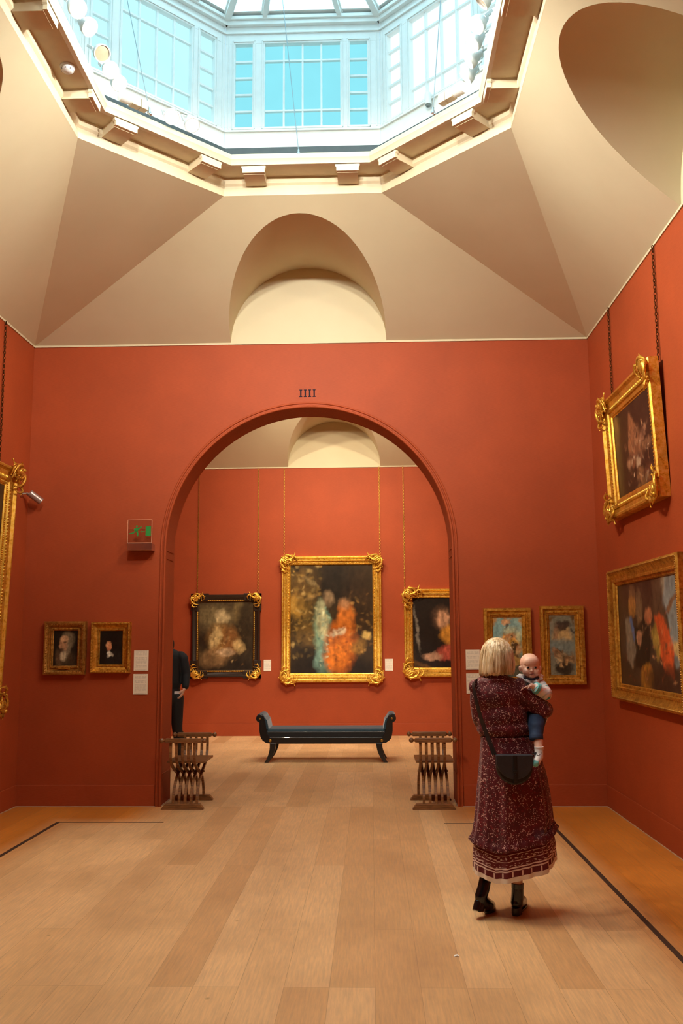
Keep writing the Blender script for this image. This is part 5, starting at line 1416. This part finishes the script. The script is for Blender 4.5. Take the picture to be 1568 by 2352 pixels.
# other arm, hidden by her
hb.limb([L(0.915, -3.36, 1.310), L(0.885, -3.31, 1.25), L(0.87, -3.25, 1.28)], [0.028, 0.024, 0.018]); hand(hb, L(0.87, -3.25, 1.28), (-0.3, 0.8, 0.3), (-1, 0, 0), (0, 0, 1), 0.08, 0.4)
# legs: the visible one hangs behind her hip
hb.limb([L(1.005, -3.40, 1.15), L(0.975, -3.535, 1.045), L(0.972, -3.590, 0.955)], [0.044, 0.036, 0.022]); hb.limb([L(0.972, -3.590, 0.955), L(0.968, -3.600, 0.915), L(0.945, -3.640, 0.892)], [0.022, 0.022, 0.017])
hb.limb([L(0.97, -3.33, 1.14), L(0.97, -3.20, 1.08), L(0.98, -3.16, 0.99)], [0.044, 0.036, 0.022]); hb.limb([L(0.98, -3.16, 0.99), L(0.98, -3.12, 0.95)], [0.020, 0.017])
flesh('body', hb, M_SKINB, Y, 0.0034, 5)

M_EYEW = simple('eye_white', C(214, 208, 206), 0.2, vary=0); M_EYED = simple('dark_iris', C(34, 30, 36), 0.12, vary=0); M_LIP = simple('lips', C(176, 92, 84), 0.4, vary=0.05); M_LID = simple('lid_skin', C(196, 142, 124), 0.5, vary=0); M_BROW = simple('brow', C(206, 158, 136), 0.7, vary=0); M_LIPD = simple('mouth_inside', C(92, 36, 34), 0.5, vary=0)
for sx in (-1, 1):
    e = MB(); e.ball(hp_(sx * 0.0225, -0.0535, -0.0165), (0.0100, 0.0060, 0.0058), 14, 10); eo = e.build('eye', M_EYEW, Y, smooth=180)
    e = MB(); e.ball(hp_(sx * 0.0225 + 0.0008, -0.0580, -0.0165), (0.0060, 0.0028, 0.0056), 12, 8); e.build('iris', M_EYED, eo, smooth=180)
    e = MB(); e.tube([hp_(sx * 0.0225 + 0.0105 * math.cos(a), -0.0570 + 0.003 * abs(math.cos(a)), -0.0155 + 0.0056 * math.sin(a)) for a in [PI * k / 8 for k in range(9)]], [0.0004, 0.0009, 0.0012, 0.0012, 0.0012, 0.0012, 0.0012, 0.0009, 0.0004], 6); e.build('eyelid', M_LID, eo, smooth=180)
    e = MB(); e.tube([hp_(sx * (0.012 + 0.022 * k / 5), -0.0632 + 0.0075 * (k / 5) ** 2, 0.001 + 0.004 * math.sin(PI * k / 5)) for k in range(6)], [0.0004, 0.0009, 0.0010, 0.0010, 0.0008, 0.0004], 6); e.build('eyebrow', M_BROW, Y, smooth=180)
e = MB(); e.tube([hp_(x, -0.0618 + abs(x) * 0.25, -0.0515 + 0.0010 * math.cos(x * 400) - abs(x) * 0.10) for x in (-0.0125, -0.008, -0.0035, 0.0, 0.0035, 0.008, 0.0125)], [0.0006, 0.0017, 0.0021, 0.0018, 0.0021, 0.0017, 0.0006], 8)
e.build('upper_lip', M_LIP, Y, smooth=180)
e = MB(); e.tube([hp_(x, -0.0600 + abs(x) * 0.25, -0.0585 + abs(x) * 0.25) for x in (-0.010, -0.005, 0.0, 0.005, 0.010)], [0.0006, 0.0019, 0.0023, 0.0019, 0.0006], 8); e.build('lower_lip', M_LIP, Y, smooth=180)
e = MB(); e.ball(hp_(0, -0.0590, -0.0550), (0.0095, 0.0028, 0.0022), 12, 8); e.build('mouth', M_LIPD, Y, smooth=180)

k = NT('striped_jersey'); v = k.coord()
xyz = k.n('ShaderNodeSeparateXYZ', Vector=k.mapping(v, (1, 1, 1), (0.5, 0.55, 0)))
f = k.math('FRACT', k.math('ADD', k.math('MULTIPLY', xyz.outputs[2], 13.0), 0.30))
k.p(Base_Color=k.ramp(f, [(0.0, C(232, 228, 226)), (0.25, C(236, 196, 190)), (0.42, C(232, 228, 226)), (0.66, C(60, 176, 182)), (0.72, C(232, 228, 226)), (0.90, C(190, 206, 214))], 'CONSTANT'), Roughness=0.75)
M_STRIPE = k.m
M_WCOT = simple('white_cotton', C(232, 230, 230), 0.75, vary=0.05); M_NAVY = simple('navy_trim', C(26, 34, 56), 0.7); M_TEAL = simple('teal_cuff', C(112, 190, 192), 0.7); M_JEAN = simple('blue_denim', C(36, 58, 92), 0.75, vary=0.25, vscale=40, bump=0.1, bscale=200)
e = MB()
e.limb([L(0.978, -3.365, 1.315), L(0.985, -3.36, 1.24), L(0.992, -3.35, 1.13)], [0.062, 0.082, 0.086])
e.limb([L(0.93, -3.36, 1.312), L(1.022, -3.375, 1.312)], [0.044, 0.044])
e.limb([L(1.030, -3.385, 1.310), L(1.050, -3.45, 1.268), L(1.040, -3.478, 1.268), L(0.990, -3.498, 1.300)], [0.042, 0.041, 0.039, 0.034])
e.limb([L(0.915, -3.36, 1.310), L(0.885, -3.31, 1.25)], [0.042, 0.036])
flesh('striped_top', e, M_STRIPE, Y, 0.006, 4)
e = MB(); e.tube([L(0.992, -3.497, 1.299), L(0.975, -3.505, 1.308)], [0.0365, 0.034], 16); e.build('cuff', M_TEAL, Y, smooth=60)
e = MB(); rings = []
for r0, z0, am in ((0.040, 1.375, 0.0), (0.062, 1.372, 0.006), (0.074, 1.362, 0.006), (0.077, 1.356, 0.007)):
    rings.append([L(0.973 + (r0 + am * math.sin(9 * a)) * math.cos(a), -3.372 + (r0 * 0.85 + am * math.sin(9 * a)) * math.sin(a), z0 - 0.028 * max(0, -math.sin(a)) * (r0 / 0.08) + 0.010 * abs(math.cos(a)) * (r0 / 0.08) + am * 0.6 * math.sin(9 * a + 1)) for a in [2 * PI * j / 72 for j in range(72)]])
e.loft(rings, True, False); e.build('frilled_collar', M_WCOT, Y, smooth=180, solid=0.003)
e = MB(); e.tube([L(0.973 + 0.046 * math.cos(a), -3.385 + 0.046 * math.sin(a), 1.366 - 0.012 * max(0, -math.sin(a))) for a in [2 * PI * j / 24 for j in range(25)]], 0.0085, 8); e.build('neck_trim', M_NAVY, Y, smooth=180)
e = MB(); e.limb([L(1.0, -3.375, 1.17), L(1.000, -3.42, 1.14), L(0.972, -3.520, 1.075), L(0.966, -3.548, 1.03)], [0.085, 0.062, 0.047, 0.040]); e.limb([L(0.975, -3.35, 1.15), L(0.97, -3.22, 1.085), L(0.975, -3.17, 1.02)], [0.065, 0.046, 0.038])
e.tube([L(0.966, -3.548, 1.03), L(0.965, -3.556, 1.006)], [0.042, 0.042], 16)
flesh('jeans', e, M_JEAN, Y, 0.005, 4)
e = MB(); e.limb([L(0.972, -3.588, 0.955), L(0.968, -3.598, 0.918), L(0.945, -3.640, 0.890)], [0.0255, 0.0265, 0.021]); so = flesh('sock', e, M_WCOT, Y, 0.004, 4)
e = MB(); e.ball(L(0.938, -3.650, 0.884), (0.0225, 0.022, 0.0185), 14, 10); e.build('toe_patch', simple('turquoise_knit', C(122, 200, 198), 0.75), so, smooth=180)
e = MB(); e.tube([L(0.973, -3.586, 0.956), L(0.9725, -3.587, 0.972)], [0.0265, 0.0275], 16); e.build('sock_cuff', M_WCOT, so, smooth=60)
e = MB(); e.tube([L(0.950, -3.6235, 0.937), L(0.957, -3.627, 0.926), L(0.966, -3.628, 0.929), L(0.984, -3.621, 0.943)], [0.0009, 0.0026, 0.0019, 0.0006], 8); e.build('tick_mark', simple('mark_black', C(28, 28, 32), 0.7, vary=0), so, smooth=180)
e = MB(); e.limb([L(0.98, -3.16, 0.99), L(0.98, -3.155, 0.955), L(0.98, -3.11, 0.94)], [0.0255, 0.025, 0.02]); flesh('sock', e, M_WCOT, Y, 0.005, 4)

# --- person in black beyond the arch, half behind the reveal
Q = thing('person', 'person in black top, trousers and boots beyond the arch, half hidden by its left side', 'person', (-2.545, 2.5, 0))
M_BLK = simple('black_knit', C(17, 17, 19), 0.8, vary=0.15, vscale=20); M_BLKT = simple('black_denim', C(14, 14, 16), 0.7, vary=0.15)
b = MB()
b.ball((-0.055, 0.01, 1.575), (0.072, 0.09, 0.105), 16, 12); b.ball((-0.085, -0.07, 1.535), (0.05, 0.035, 0.06)); b.ball((-0.09, -0.102, 1.555), (0.011, 0.014, 0.018)); 
for sx in (-1, 1): b.ball((-0.075 + sx * 0.072, 0.005, 1.565), (0.010, 0.018, 0.028), 8, 6)
b.limb([(-0.02, 0.01, 1.38), (-0.055, 0.01, 1.50)], [0.055, 0.05])
b.limb([(0, 0, 1.34), (0, 0, 1.15), (0, 0.0, 0.92)], [0.12, 0.105, 0.125])
for sx in (-1, 1):
    b.limb([(sx * 0.165, 0, 1.37), (sx * 0.195, 0.02, 1.18), (sx * 0.195, -0.03, 1.02)], [0.05, 0.042, 0.034])
    hand(b, (sx * 0.190, -0.045, 1.0), (-sx * 0.35, -0.2, -1), (-sx, 0, -0.2), (0, -1, 0), 0.175, 0.45)
    b.limb([(sx * 0.085, 0, 0.90), (sx * 0.10, -0.01, 0.50), (sx * 0.135, 0.02, 0.12)], [0.085, 0.060, 0.042]); b.limb([(sx * 0.135, 0.01, 0.06), (sx * 0.16, -0.13, 0.035)], [0.038, 0.03])
flesh('body', b, M_SKIN, Q, 0.009, 5)
b = MB(); b.ball((-0.075, 0.025, 1.595), (0.080, 0.096, 0.105), 16, 12); b.ball((-0.07, 0.075, 1.53), (0.075, 0.045, 0.10)); b.ball((0.012, 0.03, 1.55), (0.022, 0.05, 0.065)); flesh('hair', b, simple('dark_hair', C(26, 20, 17), 0.5), Q, 0.008, 5)
b = MB(); b.limb([(0, 0, 1.37), (0, 0, 1.2), (0, 0, 1.06)], [0.130, 0.135, 0.138]); b.limb([(-0.13, 0, 1.40), (0.13, 0, 1.40)], [0.065, 0.065])
for sx in (-1, 1): b.limb([(sx * 0.155, 0, 1.375), (sx * 0.195, 0.02, 1.18), (sx * 0.200, -0.03, 1.03)], [0.066, 0.058, 0.046])
flesh('sweater', b, M_BLK, Q, 0.010, 5)
b = MB(); b.loft(skirt_rings([(0.97, 0, 0.142, 0.118, 0.004), (0.935, 0, 0.146, 0.122, 0.006)], 60), True, False); b.build('shirt_hem', simple('white_shirt', C(206, 200, 200), 0.7), Q, smooth=180)
b = MB(); b.limb([(0, 0, 0.98), (0, 0, 0.90)], [0.128, 0.135])
for sx in (-1, 1): b.limb([(sx * 0.080, 0, 0.88), (sx * 0.100, -0.01, 0.52), (sx * 0.125, 0.015, 0.26)], [0.098, 0.068, 0.052])
flesh('trousers', b, M_BLKT, Q, 0.010, 5)
for sx in (-1, 1):
    b = MB(); b.limb([(sx * 0.122, 0.01, 0.43), (sx * 0.132, 0.02, 0.25), (sx * 0.138, 0.02, 0.08)], [0.068, 0.062, 0.052]); b.limb([(sx * 0.138, 0.015, 0.055), (sx * 0.158, -0.12, 0.042), (sx * 0.165, -0.16, 0.036)], [0.050, 0.044, 0.034])
    flesh('boot', b, M_BOOT, Q, 0.009, 5)

for o in list(bpy.data.objects):
    if o.type == 'MESH' and o.users_collection == (): bpy.data.objects.remove(o)
